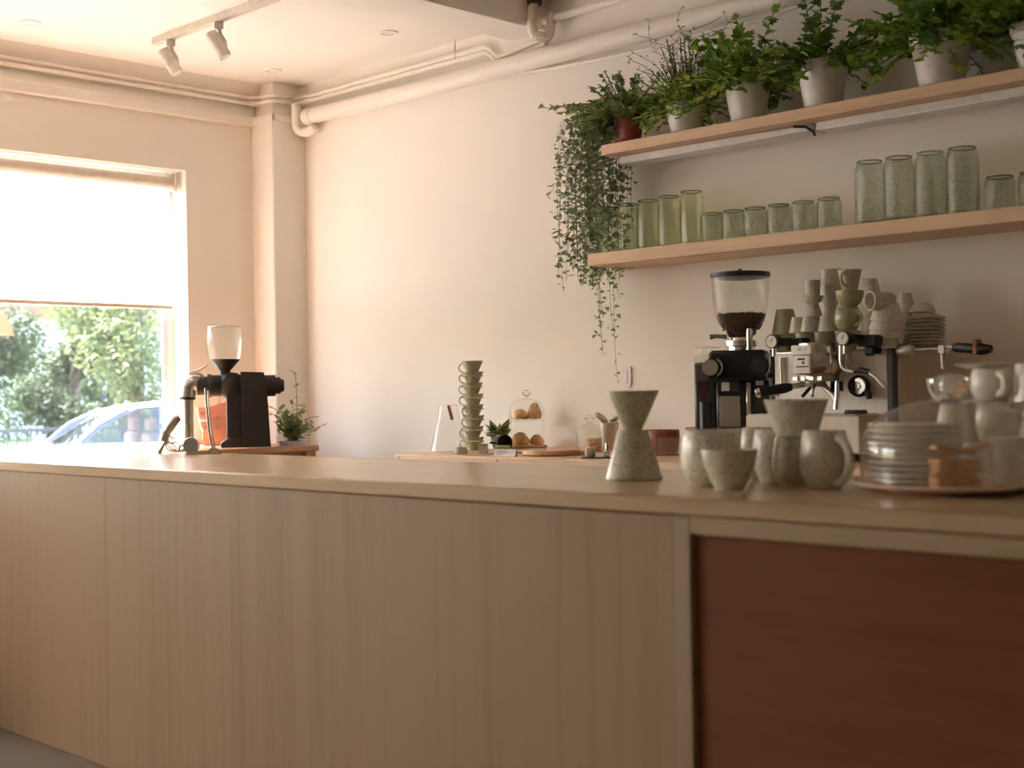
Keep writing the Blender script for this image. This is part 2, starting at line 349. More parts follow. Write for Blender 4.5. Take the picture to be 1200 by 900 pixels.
o = pipe('pipe_elbow', [(-6.065, 4.42, 2.75), (-6.065, 4.42, 2.66), (-6.06, 4.425, 2.615), (-6.03, 4.44, 2.597), (-5.965, 4.445, 2.597), (-5.94, 4.447, 2.612)], .028, 'cream painted pipe elbow dropping beside the pillar')
MB().cyl((-6.01, 4.45, 2.675), (-5.95, 4.45, 2.675), .048, 16).build('collar', 'pipepaint', o)
pipe('conduit', [(-4.24, 4.46, 2.835), (-3.8, 4.465, 2.84), (-3.0, 4.465, 2.84), (2.4, 4.465, 2.84)], .018, 'cream conduit above the thick pipe on the near side of the beam', 4, 10, cat='conduit')
o = pipe('pipe_loop', [(-4.235, 4.40, 2.905), (-4.225, 4.38, 2.87), (-4.228, 4.375, 2.82), (-4.222, 4.38, 2.765), (-4.205, 4.41, 2.745), (-4.19, 4.44, 2.76), (-4.185, 4.45, 2.80), (-4.18, 4.455, 2.86)], .022, 'lumpy cream painted pipe loop round the beam end')
MB().lathe([(0, .0), (.034, .002), (.036, .02), (.03, .035), (0, .04)], 14, Matrix.Translation((-4.235, 4.40, 2.895))).build('coupling', 'bark', o)
MB().lathe([(0, 0), (.034, .003), (.03, .03), (0, .033)], 14, Matrix.Translation((-4.21, 4.40, 2.735))).build('coupling', 'pipepaint', o)
pipe('wall_cable', [(-4.55, 4.487, 2.645), (-4.1, 4.488, 2.618), (-3.6, 4.488, 2.605), (-3.3, 4.488, 2.618), (-3.1, 4.488, 2.612), (-2.9, 4.488, 2.63), (-2.4, 4.488, 2.64), (2.4, 4.488, 2.64)], .011, 'thin wavy cream cable clipped under the thick pipe', 6, 8, cat='cable')
o = MB().cyl((-4.83, 4.46, 2.77), (-4.83, 4.46, ZC), .004, 8).build('pipe_hanger', 'fixture'); tag(o, 'thin metal rod hanging the conduits from the ceiling', 'hanger')

# ceiling lights
tr = thing('track_rail', 'white ceiling track rail holding two spotlights', 'track light', (-5.76, 3.38, ZC))
MB().box((0, -.018, -.034), (1.26, .018, 0), .003).build('rail', 'fixture', tr)
MB().box((-.006, -.02, -.036), (.006, .02, 0), .002).build('end_cap', 'whitepaint', tr)
for x, lab in ((-5.62, 'small white cylinder spotlight near the end of the ceiling track'), (-5.215, 'small white cylinder spotlight further in along the ceiling track')):
    s = thing('spotlight', lab, 'spotlight', (x, 3.38, ZC-.034), R(56))
    MB().box((-.018, -.016, -.03), (.022, .016, 0), .003).build('adapter', 'fixture', s)
    MB().tube([(.004, 0, -.03), (.008, 0, -.055), (.028, 0, -.085), (.03, 0, -.12)], .009, 8).build('arm', 'fixture', s)
    d = Vector((.52, -.12, -.85)).normalized(); a = Vector((-.035, 0, -.052)); e = a+d*.125
    MB().cyl(a, e, .029, 20).build('body', 'fixture', s); 
    MB().cyl(e-d*.001, e+d*.002, .023, 20).build('lens', 'led', s)
for x, y, lab in ((-5.88, 2.82, 'flush white downlight in the ceiling over the window'), (-5.92, 4.165, 'flush white downlight in the ceiling next to the pillar'), (-4.945, 4.14, 'flush white downlight in the ceiling next to the beam')):
    d = thing('downlight', lab, 'downlight', (x, y, ZC))
    MB().lathe([(.032, -.002), (.034, -.006), (.046, -.006), (.048, 0), (.03, 0)], 24, cap0=False, cap1=False).build('trim_ring', 'whitepaint', d)
    MB().lathe([(0, -.003), (.034, -.003)], 24, cap1=False).build('diffuser', 'led', d)

# ------------------------------------------------------------------ bar counter
Y0, Y1 = 2.11, 2.84
wt = MB().box((-4.95, Y0, ZT-.036), (-.30, Y1, ZT), .004).build('worktop', 'oak_top'); tag(wt, 'long pale oak worktop along the top of the bar', 'worktop')
c = thing('bar_counter', 'oak veneered bar counter with a red brown inset panel', 'counter', (-2.6, 2.47, 0))
def cpart(a, b, name, mat, bev=.002, label=None):
    MB().box(Vector(a)-Vector((-2.6, 2.47, 0)), Vector(b)-Vector((-2.6, 2.47, 0)), bev).build(name, mat, c, label=label)
zt = ZT-.037
cpart((-4.94, Y0+.006, 0), (-1.680, Y0+.026, zt), 'front_panel', 'oak_vertical')
cpart((-1.679, Y0+.002, 0), (-1.636, Y0+.03, zt), 'frame_post', 'oak_post')
cpart((-1.6355, Y0+.002, zt-.034), (-.345, Y0+.03, zt), 'frame_rail', 'oak')
cpart((-.344, Y0+.002, 0), (-.30, Y0+.03, zt), 'frame_post', 'oak_post')
cpart((-1.6355, Y0+.016, .0), (-.345, Y0+.03, zt-.035), 'inset_panel', 'mahogany', label='reddish brown wooden panel')
cpart((-4.94, Y0+.03, 0), (-4.915, Y1-.02, zt), 'end_panel', 'oak_vertical')
cpart((-.325, Y0+.031, 0), (-.30, Y1-.02, zt), 'end_panel', 'oak_vertical')
cpart((-4.914, Y1-.045, 0), (-.326, Y1-.02, zt), 'back_panel', 'oak_vertical')
# back counter
bw = thing('back_worktop', 'low pinkish wood worktop along the plant wall', 'worktop', (-4.40, 3.68, ZB-.026))
MB().box((0, 0, 0), (3.9, YB-3.68-.002, .026), .003).build('slab', 'back_wood', bw)
for x in (.03, .62): MB().cyl((x, -.001, .012), (x, .003, .012), .004, 10).build('screw', 'ink', bw)
bc = thing('back_cabinet', 'plain wood cabinet carrying the back worktop', 'cabinet', (-4.38, 3.71, 0))
MB().box((0, .02, 0), (3.86, YB-3.71-.004, ZB-.027), .002).build('body', 'back_wood', bc)
for i in range(5): MB().box((.01+i*.77, 0, .1), (.765+i*.77, .019, ZB-.035), .002).build('door', 'back_wood', bc)
# window bench
wb = thing('window_bench', 'brown wooden bench top under the shop window', 'bench', (XW, 2.5, 0))
MB().box((.005, -1.7, ZB-.030), (.70, 1.69, ZB), .003).build('top', 'bench_wood', wb)
MB().box((.03, 1.64, 0), (.685, 1.68, ZB-.031), .002).build('end_panel', 'bench_wood', wb)
MB().box((.63, -1.68, 0), (.66, 1.639, ZB-.031), .002).build('front_panel', 'bench_wood', wb)
MB().box((.661, 1.615, 0), (.690, 1.639, ZB-.031), .002).build('edge_strip', 'bench_wood', wb)

# ------------------------------------------------------------------ shelves
for z, th, x0, lab in ((2.170, .042, -3.695, 'long upper oak shelf carrying the potted plants'), (1.730, .050, -3.78, 'long lower oak shelf carrying the green tumblers')):
    s = MB().box((x0, 4.22, z-th), (-.2, YB-.002, z), .003).build('shelf', 'shelf_wood'); tag(s, lab, 'shelf', 'wall shelves')
l = thing('led_batten', 'white light batten fixed beneath the upper shelf', 'light', (-3.66, 4.30, 2.1275))
MB().box((0, 0, -.030), (.915, .10, 0), .004).build('housing', 'led', l)
MB().box((.935, 0, -.030), (3.3, .10, 0), .004).build('housing', 'led', l)
MB().box((-.006, .004, -.032), (.0, .096, 0), .002).build('end_cap', 'whitepaint', l)
MB().tube([(.86, -.03, -.008), (.90, -.01, -.012), (.925, .0, -.032), (.926, .01, -.045)], .005, 8).build('lead', 'ink', l)

# ------------------------------------------------------------------ tumblers on the lower shelf
def tumbler(name, w, h, mat, label, group, loc, neck=.80, flute=0):
    r = w/2*.97; t = .004; n = 28
    e = min(.035, h*.16)
    prof = [(0, 0), (r*.84, 0), (r*.93, .005), (r*.98, h*.06), (r, h*.16), (r, h-e*1.25), (r*.985, h-e*.9), (r*.93, h-e*.5), (r*.85, h-e*.2), (r*neck, h-.002), (r*neck, h),
            (r*neck-t, h), (r*neck-t, h-.003), (r*.85-t, h-e*.22), (r*.93-t, h-e*.52), (r*.985-t, h-e*.92), (r-t, h-e*1.3), (r-t, h*.16), (r*.94-t, h*.08), (0, h*.06)]
    o = thing(name, label, 'tumbler', loc, random.random()*6, group)
    mb = MB().lathe(prof, n)
    if flute:
        mb.v = [(x*(1+.02*math.cos(14*math.atan2(y, x))), y*(1+.02*math.cos(14*math.atan2(y, x))), z) for x, y, z in mb.v]
    mb.build('glass', mat, o)
    MB().tube([(r*neck*math.cos(a), r*neck*math.sin(a), h) for a in [2*math.pi*k/24 for k in range(24)]], .0030, 6, True).build('rim', 'jade_rim', o)
    return o
SZ = 1.7305
for x, h, lab in ((-3.76, .198, 'tall pale green fluted tumbler half hidden by the trailing ivy'), (-3.66, .202, 'tall pale green fluted tumbler next to the ivy, second in its row'), (-3.553, .206, 'tall pale green fluted tumbler in the middle of the fluted row'), (-3.443, .21, 'tall pale green fluted tumbler next to last in the fluted row'), (-3.330, .217, 'tall pale green fluted tumbler beside the short tumblers')):
    tumbler('tall_tumbler', .098, h, 'jade_flute', lab, 'tall fluted tumblers on the lower shelf', (x, 4.345, SZ), .86, 1)
for x, lab in zip((-3.228, -3.128, -3.026, -2.92, -2.812, -2.702), ('short green tumbler beside the tall fluted tumblers', 'short green tumbler, second from the tall fluted ones', 'short green tumbler, third from the tall fluted ones', 'short green tumbler, third from the gap before the tallest tumblers', 'short green tumbler, second from the gap before the tallest tumblers', 'short green tumbler standing next to the gap on the shelf')):
    tumbler('short_tumbler', .096, .119, 'jade', lab, 'short tumblers in a row of six', (x, 4.345, SZ), .84)
for x, lab in zip((-2.533, -2.418, -2.299, -2.181), ('tallest dimpled green tumbler next to the gap on the shelf', 'tall dimpled green tumbler, second from the gap', 'tall dimpled green tumbler, third from the gap', 'tall dimpled green tumbler beside the last two short ones')):
    tumbler('tall_tumbler', .112, .232, 'jade', lab, 'tall dimpled tumblers', (x, 4.345, SZ), .80)
for x, lab in ((-2.050, 'short green tumbler right after the tall dimpled ones'), (-1.935, 'last short green tumbler on the shelf')):
    tumbler('short_tumbler', .104, .118, 'jade', lab, 'pair of short tumblers past the tall ones', (x, 4.345, SZ), .84)

# ------------------------------------------------------------------ plants
def leafmesh(name, kind, mat):
    if kind == 'ivy': P = [(0, 0), (.30, -.10), (.62, .16), (.34, .34), (.40, .66), (.16, .62), (0, 1.05), (-.16, .62), (-.40, .66), (-.34, .34), (-.62, .16), (-.30, -.10)]
    elif kind == 'heart': P = [(0, 0), (.20, -.06), (.36, .08), (.38, .30), (.26, .60), (0, 1.0), (-.26, .60), (-.38, .30), (-.36, .08), (-.20, -.06)]
    else: P = [(0, 0), (.14, .15), (.19, .42), (.13, .74), (0, 1.0), (-.13, .74), (-.19, .42), (-.14, .15)]
    vs = [(0, .42, .06)]+[(x, y, -.16*abs(x)-.12*y*y+(.03 if i % 2 else 0)) for i, (x, y) in enumerate(P)]
    fs = [(0, i+1, (i+1) % len(P)+1) for i in range(len(P))]
    me = bpy.data.meshes.new(name); me.from_pydata(vs, [], fs); me.update(); me.shade_smooth(); me.materials.append(M[mat]); return me
LM = {(k, m): leafmesh('leaf', k, m) for k in ('ivy', 'heart', 'oval') for m in ('leaf', 'leaf_lime', 'leaf_dark', 'leaf_ivy', 'leaf_bench')}
LMO = {m: leafmesh('leaf', 'oval', m) for m in ('leaf_out', 'leaf_out_pale')}
def rotm(d, roll, tiltup):
    # leaf frame: +Y along d, Z up-ish
    d = Vector(d).normalized(); z = Vector((0, 0, 1)); x = d.cross(z)
    if x.length < .1: x = Vector((1, 0, 0))
    x.normalize(); z = x.cross(d)
    return Matrix((x, d, z)).transposed() @ Matrix.Rotation(roll, 3, 'Y') @ Matrix.Rotation(tiltup, 3, 'X')
def bulk(name, mesh, items, parent, mat):
    # many small leaves as one mesh: items of (pos, rot3x3, size)
    base = np.array([v.co[:] for v in mesh.vertices]); fb = [tuple(p.vertices) for p in mesh.polygons]; nv = len(base)
    V = np.concatenate([base @ np.array(r).T*s+np.array(p) for p, r, s in items]); F = [tuple(i+k*nv for i in f) for k in range(len(items)) for f in fb]
    me = bpy.data.meshes.new(name); me.from_pydata(V.tolist(), [], F); me.update(); me.shade_smooth(); me.materials.append(M[mat])
    return link(name, me, parent, kind='stuff')
def stem_path(d, length, droop, curl=.3, n=7):
    # from the origin, leaving along d and bending down
    p = Vector((0, 0, 0)); v = Vector(d).normalized(); out = [p.copy()]; st = length/n
    for i in range(n):
        v = (v+Vector((random.gauss(0, .12)*curl, random.gauss(0, .12)*curl, -droop*st*10*.35))).normalized(); p = p+v*st; out.append(p.copy())
    return out
def pot(root, r, h, mat, rim=True, soil=True):
    prof = [(0, 0), (r*.66, 0), (r*.70, .006), (r*.94, h*.80)]
    prof += [(r, h*.81), (r*1.02, h), (r*.94, h), (r*.90, h*.86), (0, h*.86)] if rim else [(r, h), (r*.94, h), (r*.9, h*.86), (0, h*.86)]
    MB().lathe(prof, 32).build('pot', mat, root)
    MB().lathe([(0, h*.90), (r*.6, h*.895), (r*.905, h*.865)], 24, cap1=False).build('soil', 'soil', root)
def potted(name, label, loc, r, h, potmat, stems, group, rim=True, ymax=.13):
    """stems: list of (count, leaf kind, leaf material, stem length range, elevation range deg, droop, leaf size, leaf spacing, as_parts)"""
    o = thing(name, label, 'plant', loc, 0, group); pot(o, r, h, potmat, rim)
    S = MB(); small = {}
    for cnt, kind, mt, (l0, l1), (e0, e1), droop, ls, sp, parts in stems:
        if not parts: cnt = int(cnt*1.6)
        for i in range(cnt):
            az = 2*math.pi*(i+random.random()*.8)/cnt; el = R(random.uniform(e0, e1))
            L = random.uniform(l0, l1)*1.12
            if math.sin(az) > .2: L *= .62
            d = Vector((math.cos(az)*math.cos(el), math.sin(az)*math.cos(el), math.sin(el)))
            pts = stem_path(d, L, droop)
            b0 = Vector((math.cos(az)*r*.5*random.random(), math.sin(az)*r*.5*random.random(), h*.88))
            pts = [b0+p for p in pts]
            for p in pts: p.y = min(p.y, ymax); p.z = max(p.z, .012) if (p.x*p.x+p.y*p.y)**.5 > r or True else p.z
            S.tube(pts, [.0022]*len(pts), 5)
            acc = L*.25; side = 1
            while acc < L:
                k = acc/L*(len(pts)-1); a = int(k); f = k-a; q = pts[a].lerp(pts[min(a+1, len(pts)-1)], f); tdir = (pts[min(a+1, len(pts)-1)]-pts[a])
                if tdir.length < 1e-5: tdir = Vector((0, 0, -1))
                tdir.normalize(); sd = tdir.cross(Vector((0, 0, 1))); sd = sd.normalized() if sd.length > .05 else Vector((1, 0, 0))
                ld = (tdir*.5+sd*side*random.uniform(.5, 1)+Vector((random.gauss(0, .3), random.gauss(0, .3)-.25, random.uniform(-.5, .35)))).normalized()
                s = ls*random.uniform(.62, 1.1)
                if q.y+ld.y*s > ymax: ld.y = -abs(ld.y); ld.normalize()
                if q.z+ld.z*s < .01: ld.z = abs(ld.z)
                rm = rotm(ld, random.uniform(-.7, .7), random.uniform(-.2, .5))
                if parts:
                    lf = link('leaf', LM[kind, mt], o); lf.matrix_local = Matrix.Translation(q) @ rm.to_4x4() @ Matrix.Scale(s, 4)
                else: small.setdefault((kind, mt), []).append((tuple(q), rm, s))
                side = -side; acc += sp*random.uniform(.5, 1.15)
    S.build('stems', 'stem_green', o, kind='stuff')
    for (kind, mt), it in small.items(): bulk('foliage', LM[kind, mt], it, o, mt)
    return o
PZ = 2.1705; G = 'potted plants on the upper shelf'
# wire-stemmed plant in the first white pot
o = potted('potted_plant', 'bushy green plant with wiry brown twigs in a white pot', (-3.335, 4.325, PZ), .083, .125, 'pot_white',
    [(18, 'heart', 'leaf', (.10, .22), (0, 70), .5, .038, .020, True), (26, 'heart', 'leaf_lime', (.12, .22), (-20, 50), .8, .036, .022, True), (24, 'oval', 'leaf_dark', (.15, .26), (50, 88), .1, .022, .02, False), (22, 'heart', 'leaf_lime', (.10, .20), (10, 60), .4, .026, .018, False)], G, False)
tw = MB(); it = []
for i in range(28):
    az = random.uniform(-2.6, 1.9)-1.2; el = R(random.uniform(55, 88)); L = random.uniform(.20, .42)
    pts = [Vector((random.uniform(-.05, .05), random.uniform(-.04, .04), .11))+p for p in stem_path((math.cos(az)*math.cos(el), min(.2, math.sin(az)*math.cos(el)), math.sin(el)), L, random.uniform(.05, .5), 1.4, 9)]
    for p in pts: p.y = min(p.y, .14)
    tw.tube(pts, .0012, 4)
    for k in range(3, 10):
        for _ in range(2): it.append((tuple(pts[k]+Vector((random.gauss(0, .006), random.gauss(0, .006), random.gauss(0, .006)))), rotm((random.gauss(0, 1), random.gauss(0, 1), random.gauss(0, .6)), random.random()*3, 0), random.uniform(.010, .018)))
tw.build('twigs', 'twig', o, kind='stuff'); bulk('twig_leaves', LM['oval', 'leaf_ivy'], it, o, 'leaf_ivy')
potted('potted_plant', 'lime and green trailing plant spilling over both sides of a white pot', (-3.035, 4.32, PZ), .088, .150, 'pot_white',
    [(24, 'ivy', 'leaf', (.14, .32), (25, 85), .25, .050, .026, True), (26, 'heart', 'leaf_lime', (.16, .28), (-5, 50), .8, .042, .022, True), (8, 'ivy', 'leaf_dark', (.12, .22), (30, 75), .4, .046, .022, True), (34, 'heart', 'leaf', (.10, .24), (-5, 70), .6, .034, .02, False)], G, False)
potted('potted_plant', 'dark ivy with one tall upright shoot in a white pot', (-2.70, 4.315, PZ), .094, .170, 'pot_white',
    [(10, 'heart', 'leaf_lime', (.14, .24), (0, 50), .7, .04, .024, True), (14, 'ivy', 'leaf_dark', (.14, .26), (0, 60), .5, .052, .026, True), (3, 'ivy', 'leaf_dark', (.26, .36), (78, 88), .05, .050, .05, True), (13, 'heart', 'leaf', (.12, .24), (-10, 40), 1.1, .048, .028, True), (26, 'heart', 'leaf', (.1, .22), (0, 60), .5, .034, .02, False)], G, False)
potted('potted_plant', 'dense dark green ivy bush in the widest white pot with a rim band', (-2.235, 4.315, PZ), .105, .180, 'pot_white',
    [(24, 'ivy', 'leaf', (.16, .36), (15, 85), .45, .052, .022, True), (14, 'ivy', 'leaf_dark', (.16, .36), (0, 60), .7, .054, .026, True), (10, 'heart', 'leaf_lime', (.18, .30), (-15, 30), 1.1, .036, .02, False), (40, 'ivy', 'leaf', (.12, .32), (0, 85), .5, .036, .018, False)], G)
potted('potted_plant', 'leafy green plant with a pale lime shoot next to the widest pot', (-1.90, 4.315, PZ), .085, .15, 'pot_white',
    [(18, 'ivy', 'leaf', (.16, .34), (0, 80), .6, .050, .024, True), (10, 'heart', 'leaf_lime', (.15, .28), (0, 50), .8, .040, .022, True), (36, 'ivy', 'leaf', (.12, .3), (0, 80), .5, .038, .02, False)], G)
# trailing ivy in a red pot
iv = potted('trailing_ivy', 'long ivy trailing from a red pot at the shelf end down the wall', (-3.615, 4.31, PZ+.001), .062, .115, 'pot_red',
    [(24, 'ivy', 'leaf_dark', (.10, .20), (-10, 80), .4, .036, .02, True), (34, 'ivy', 'leaf_ivy', (.10, .22), (0, 85), .4, .026, .016, False), (6, 'oval', 'leaf', (.10, .16), (10, 50), .9, .055, .03, True)], G)
MB().lathe([(0, -.0005), (.062, -.0005), (.070, .018), (.064, .018), (.058, .006), (0, .006)], 24).build('saucer', 'pot_red', iv)
S = MB(); it = []; it2 = []
def strand(pts, sp, s0, s1, out):
    S.tube(pts, .0008, 4)
    tot = 0
    for a, b in zip(pts, pts[1:]):
        L = (b-a).length; n = max(1, int(L/sp+random.random()))
        for k in range(n):
            q = a.lerp(b, random.random())+Vector((random.gauss(0, .012), random.gauss(0, .008), 0))
            ld = Vector((random.gauss(0, 1), random.gauss(-.3, .7), random.gauss(-.45, .6)))
            if q.y+.03 > .16: ld.y = -abs(ld.y)
            out.append((tuple(q), rotm(ld, random.uniform(-.8, .8), random.uniform(-.2, .6)), random.uniform(s0, s1)))
random.seed(11)
for i in range(64):
    x1 = -.335+.245*((i*.618) % 1)+random.gauss(0, .01); y1 = random.uniform(-.10, .12)
    zb = random.choice([-.30, -.42, -.50, -.54, -.56]) + random.uniform(-.06, .06)
    if x1 > -.10: zb = max(zb, -.50)
    x0 = random.uniform(-.05, .02); z0 = .10
    mid = (x1*.8, y1*.6, .13+random.uniform(-.01, .05))
    pts = spline([(x0, random.uniform(-.04, .04), z0), mid, (x1+.01, y1, .02), (x1, y1, zb*.45), (x1+random.gauss(0, .012), y1+random.gauss(0, .006), zb)], 5)
    strand(pts, .016, .014, .023, it)
for x1, zb, y1 in ((-.235, -.70, .05), (-.20, -.79, .0), (-.17, -.76, .04), (-.21, -.86, .02), (-.14, -.98, .03), (-.155, -.62, .06)):
    pts = spline([(-.04, 0, .10), (x1*.8, y1, .14), (x1, y1, 0), (x1+.01, y1, zb*.5), (x1+.015, y1, zb*.85), (x1+.03, y1, zb)], 5); strand(pts, .03, .015, .023, it)
# side shoots reaching towards the window
for e, n in (((-.50, .02, .235), 26), ((-.44, .04, .20), 20), ((-.40, .0, -.02), 18), ((-.50, .03, -.16), 16), ((-.42, .03, -.07), 16), ((-.38, .02, -.26), 14), ((-.36, .04, .17), 18)):
    pts = spline([(-.03, 0, .11), (-.14, .0, .19 if e[2] > 0 else .12), (-.30, .01, (e[2]+.16)/2+.02), e], 6); strand(pts, .013 if e[2] > .1 else .020, .022, .036 if e[2] > .1 else .028, it2)
for i in range(330):
    d_ = Vector((random.gauss(0, 1), random.gauss(0, 1), random.gauss(0, 1))).normalized(); q = Vector((-.085, -.035, .105))+Vector((d_.x*.105, d_.y*.075, d_.z*.075))*random.uniform(.5, 1)
    if q.x > -.02 and q.z < .10: q.z = .10+random.random()*.09
    it.append((tuple(q), rotm((d_.x, d_.y-.4, d_.z*.5), random.uniform(-.8, .8), .2), random.uniform(.022, .034)))
S.build('vines', 'stem_green', iv, kind='stuff'); bulk('hanging_leaves', LM['ivy', 'leaf_ivy'], it, iv, 'leaf_ivy'); bulk('shoot_leaves', LM['ivy', 'leaf_bench'], it2, iv, 'leaf_bench')
# plant on the window bench
pb = thing('potted_plant', 'low leafy plant in a white tray on the window bench', 'plant', (-5.69, 4.09, ZB+.0005))
MB().lathe([(0, 0), (.066, 0), (.072, .022), (.066, .022), (.060, .012), (0, .012)], 28).build('pot', 'tile_blue', pb)
MB().lathe([(0, .017), (.04, .016), (.061, .0125)], 20, cap1=False).build('soil', 'soil', pb)
S = MB(); random.seed(5)
for i in range(34):
    az = random.random()*6.28; el = R(random.uniform(25, 88)); L = random.uniform(.08, .20)
    pts = [Vector((random.gauss(0, .02), random.gauss(0, .02), .015))+p for p in stem_path((math.cos(az)*math.cos(el), math.sin(az)*math.cos(el), math.sin(el)), L, .25)]
    S.tube(pts, .0016, 4)
    for k in range(2, 8):
        s = random.uniform(.035, .055); ld = Vector((random.gauss(0, .7), random.gauss(0, .7), random.uniform(-.1, .9)))
        if pts[k].y+ld.normalized().y*s > .17: ld.y = -abs(ld.y)
        lf = link('leaf', LM['oval', 'leaf_bench'], pb); lf.matrix_local = Matrix.Translation(pts[k]) @ rotm(ld, random.uniform(-.6, .6), .2).to_4x4() @ Matrix.Scale(s, 4)
pts = [Vector(p) for p in ((.02, .01, .015), (.03, .01, .15), (.028, .01, .27), (.022, .01, .37))]; S.tube(pts, .0018, 4)
for z, d, s in ((.36, (-.8, -.3, .5), .045), (.30, (.7, -.3, .4), .035), (.29, (-.8, 0, .2), .03), (.24, (.6, -.5, .0), .045), (.20, (-.6, -.2, .3), .03)):
    lf = link('leaf', LM['heart', 'leaf_bench'], pb); lf.matrix_local = Matrix.Translation((.026, .01, z)) @ rotm(d, .3, .1).to_4x4() @ Matrix.Scale(s, 4)
S.build('stems', 'stem_green', pb, kind='stuff')

# ------------------------------------------------------------------ ceramics
ORD = ('bottom', 'second', 'third', 'fourth', 'fifth', 'sixth', 'seventh', 'eighth', 'ninth', 'tenth')
def nth(k, n): return 'at the bottom of' if k == 0 else 'on top of' if k == n-1 else ORD[k]+' from the bottom in'
def handle_pts(r, z0, z1, out, ang=0, n=10, pinch=0):
    P = []
    for k in range(n+1):
        t = math.pi*k/n; d = r-.004+out*math.sin(t)**(.8); z = z0+(z1-z0)*(.5+.5*math.cos(t))-pinch*math.sin(t)*.5
        P.append((d*math.cos(ang), d*math.sin(ang), z))
    return P
def cup(name, label, loc, w, h, mat, shape='cone', handle=None, inv=False, group=None, rz=0, rot=None, hr=.006, cat='cup', th=.0045, hz=(.24, .84)):
    r = w/2
    S_ = {'cone': [(.62, 0), (.64, .03), (.82, .5), (1, 1)], 'bowl': [(.45, 0), (.5, .03), (.78, .28), (.94, .62), (1, 1)],
          'belly': [(.70, 0), (.78, .04), (.94, .28), (1, .52), (.97, .78), (.90, .95), (.86, 1)], 'round': [(.6, 0), (.7, .04), (.95, .3), (1, .55), (.92, .82), (.84, 1)],
          'straight': [(.84, 0), (.88, .03), (.94, .5), (1, 1)], 'small': [(.50, 0), (.53, .05), (.80, .42), (.95, .75), (1, 1)], 'wide': [(.40, 0), (.44, .05), (.66, .15), (.86, .55), (1, 1)]}[shape]
    prof = [(0, 0)]+[(a*r, b*h) for a, b in S_]
    inner = [(a*r-th, b*h) for a, b in reversed(S_) if b > .08]
    top = prof[-1]; prof += [(top[0]-th*.3, h+th*.3), (top[0]-th*.75, h+th*.3)]+inner+[(inner[-1][0]*.7, th*1.6), (0, th*1.4)]
    mt = Matrix.Translation((0, 0, h)) @ Matrix.Rotation(math.pi, 4, 'X') if inv else None
    if inv: mt = Matrix.Translation((0, 0, h+th*.3)) @ Matrix.Rotation(math.pi, 4, 'X')
    o = thing(name, label, cat, loc, rz, group, rot)
    MB().lathe(prof, 30, mt).build('body', mat, o)
    if handle is not None:
        sc_ = 1.0
        z0, z1, out = hz[0]*h, hz[1]*h, .36*w
        rz_ = lambda z: np.interp(z/h, [b for a, b in S_], [a*r for a, b in S_])
        P = handle_pts(0, z0, z1, out, handle)
        P2 = []
        for k, p in enumerate(P):
            base = rz_(z0+(z1-z0)*(.5+.5*math.cos(math.pi*k/10)))-.003; d = base+out*math.sin(math.pi*k/10)**.8
            P2.append((d*math.cos(handle), d*math.sin(handle), p[2]))
        MB().tube(P2, hr, 8, mt=mt).build('handle', mat, o)
    return o
# dripper and its stand on the bar
x, y = -2.081, 2.475
o = thing('dripper_stand', 'speckled green stoneware cone standing on the bar under the dripper', 'dripper stand', (x, y, ZT+.0005))
MB().lathe([(0, 0), (.066, 0), (.0675, .003), (.0355, .114), (.034, .116), (.022, .116), (.022, .105), (0, .105)], 48).build('body', 'stone', o)
o = thing('coffee_dripper', 'speckled green stoneware dripper balanced on the cone shaped stand', 'dripper', (x, y, ZT+.117))
MB().lathe([(0.006, 0), (.021, 0), (.0235, .004), (.0625, .090), (.0625, .0925), (.0585, .0925), (.018, .008), (.006, .006)], 48, cap0=False, cap1=False).build('body', 'stone', o)
G = 'stoneware cups on the bar'
cup('mug', 'big pale speckled mug behind the small bowl on the bar', (-1.80, 2.40, ZT+.0005), .130, .119, 'sage', 'belly', None, group=G, th=.008)
cup('mug', 'pale speckled mug standing behind the big round mug', (-1.965, 2.72, ZT+.0005), .085, .110, 'sage', 'belly', None, group=G, th=.007)
cup('small_bowl', 'small tapered speckled bowl in front of the mugs', (-1.695, 2.325, ZT+.0005), .119, .083, 'sage', 'small', None, group=G, cat='bowl')
cup('mug', 'pale speckled mug between the big mug and the handled mug', (-1.862, 2.665, ZT+.0005), .080, .116, 'sage', 'round', None, group=G, th=.007)
cup('mug', 'pale round speckled mug touching the ear shaped handle of its neighbour', (-1.755, 2.575, ZT+.0005), .096, .116, 'sage', 'round', None, group=G, th=.007)
vd = math.atan2(-2.5, 1.66)
cup('mug', 'pale speckled mug with its ear shaped handle turned outward, under the large bowl', (-1.66, 2.505, ZT+.0005), .088, .103, 'sage', 'round', vd-.30, group=G, hr=.0085, hz=(.10, .92))
cup('large_bowl', 'large speckled bowl set on top of a handled mug', (-1.648, 2.505, ZT+.1065), .137, .077, 'sage', 'cone', None, group=G, cat='bowl', th=.006)
cup('mug', 'pale speckled mug with a flat strap handle beside the cake dome', (-1.553, 2.463, ZT+.0005), .104, .118, 'sage', 'round', vd+.60, group=G, hr=.009, th=.007, hz=(.10, .90))
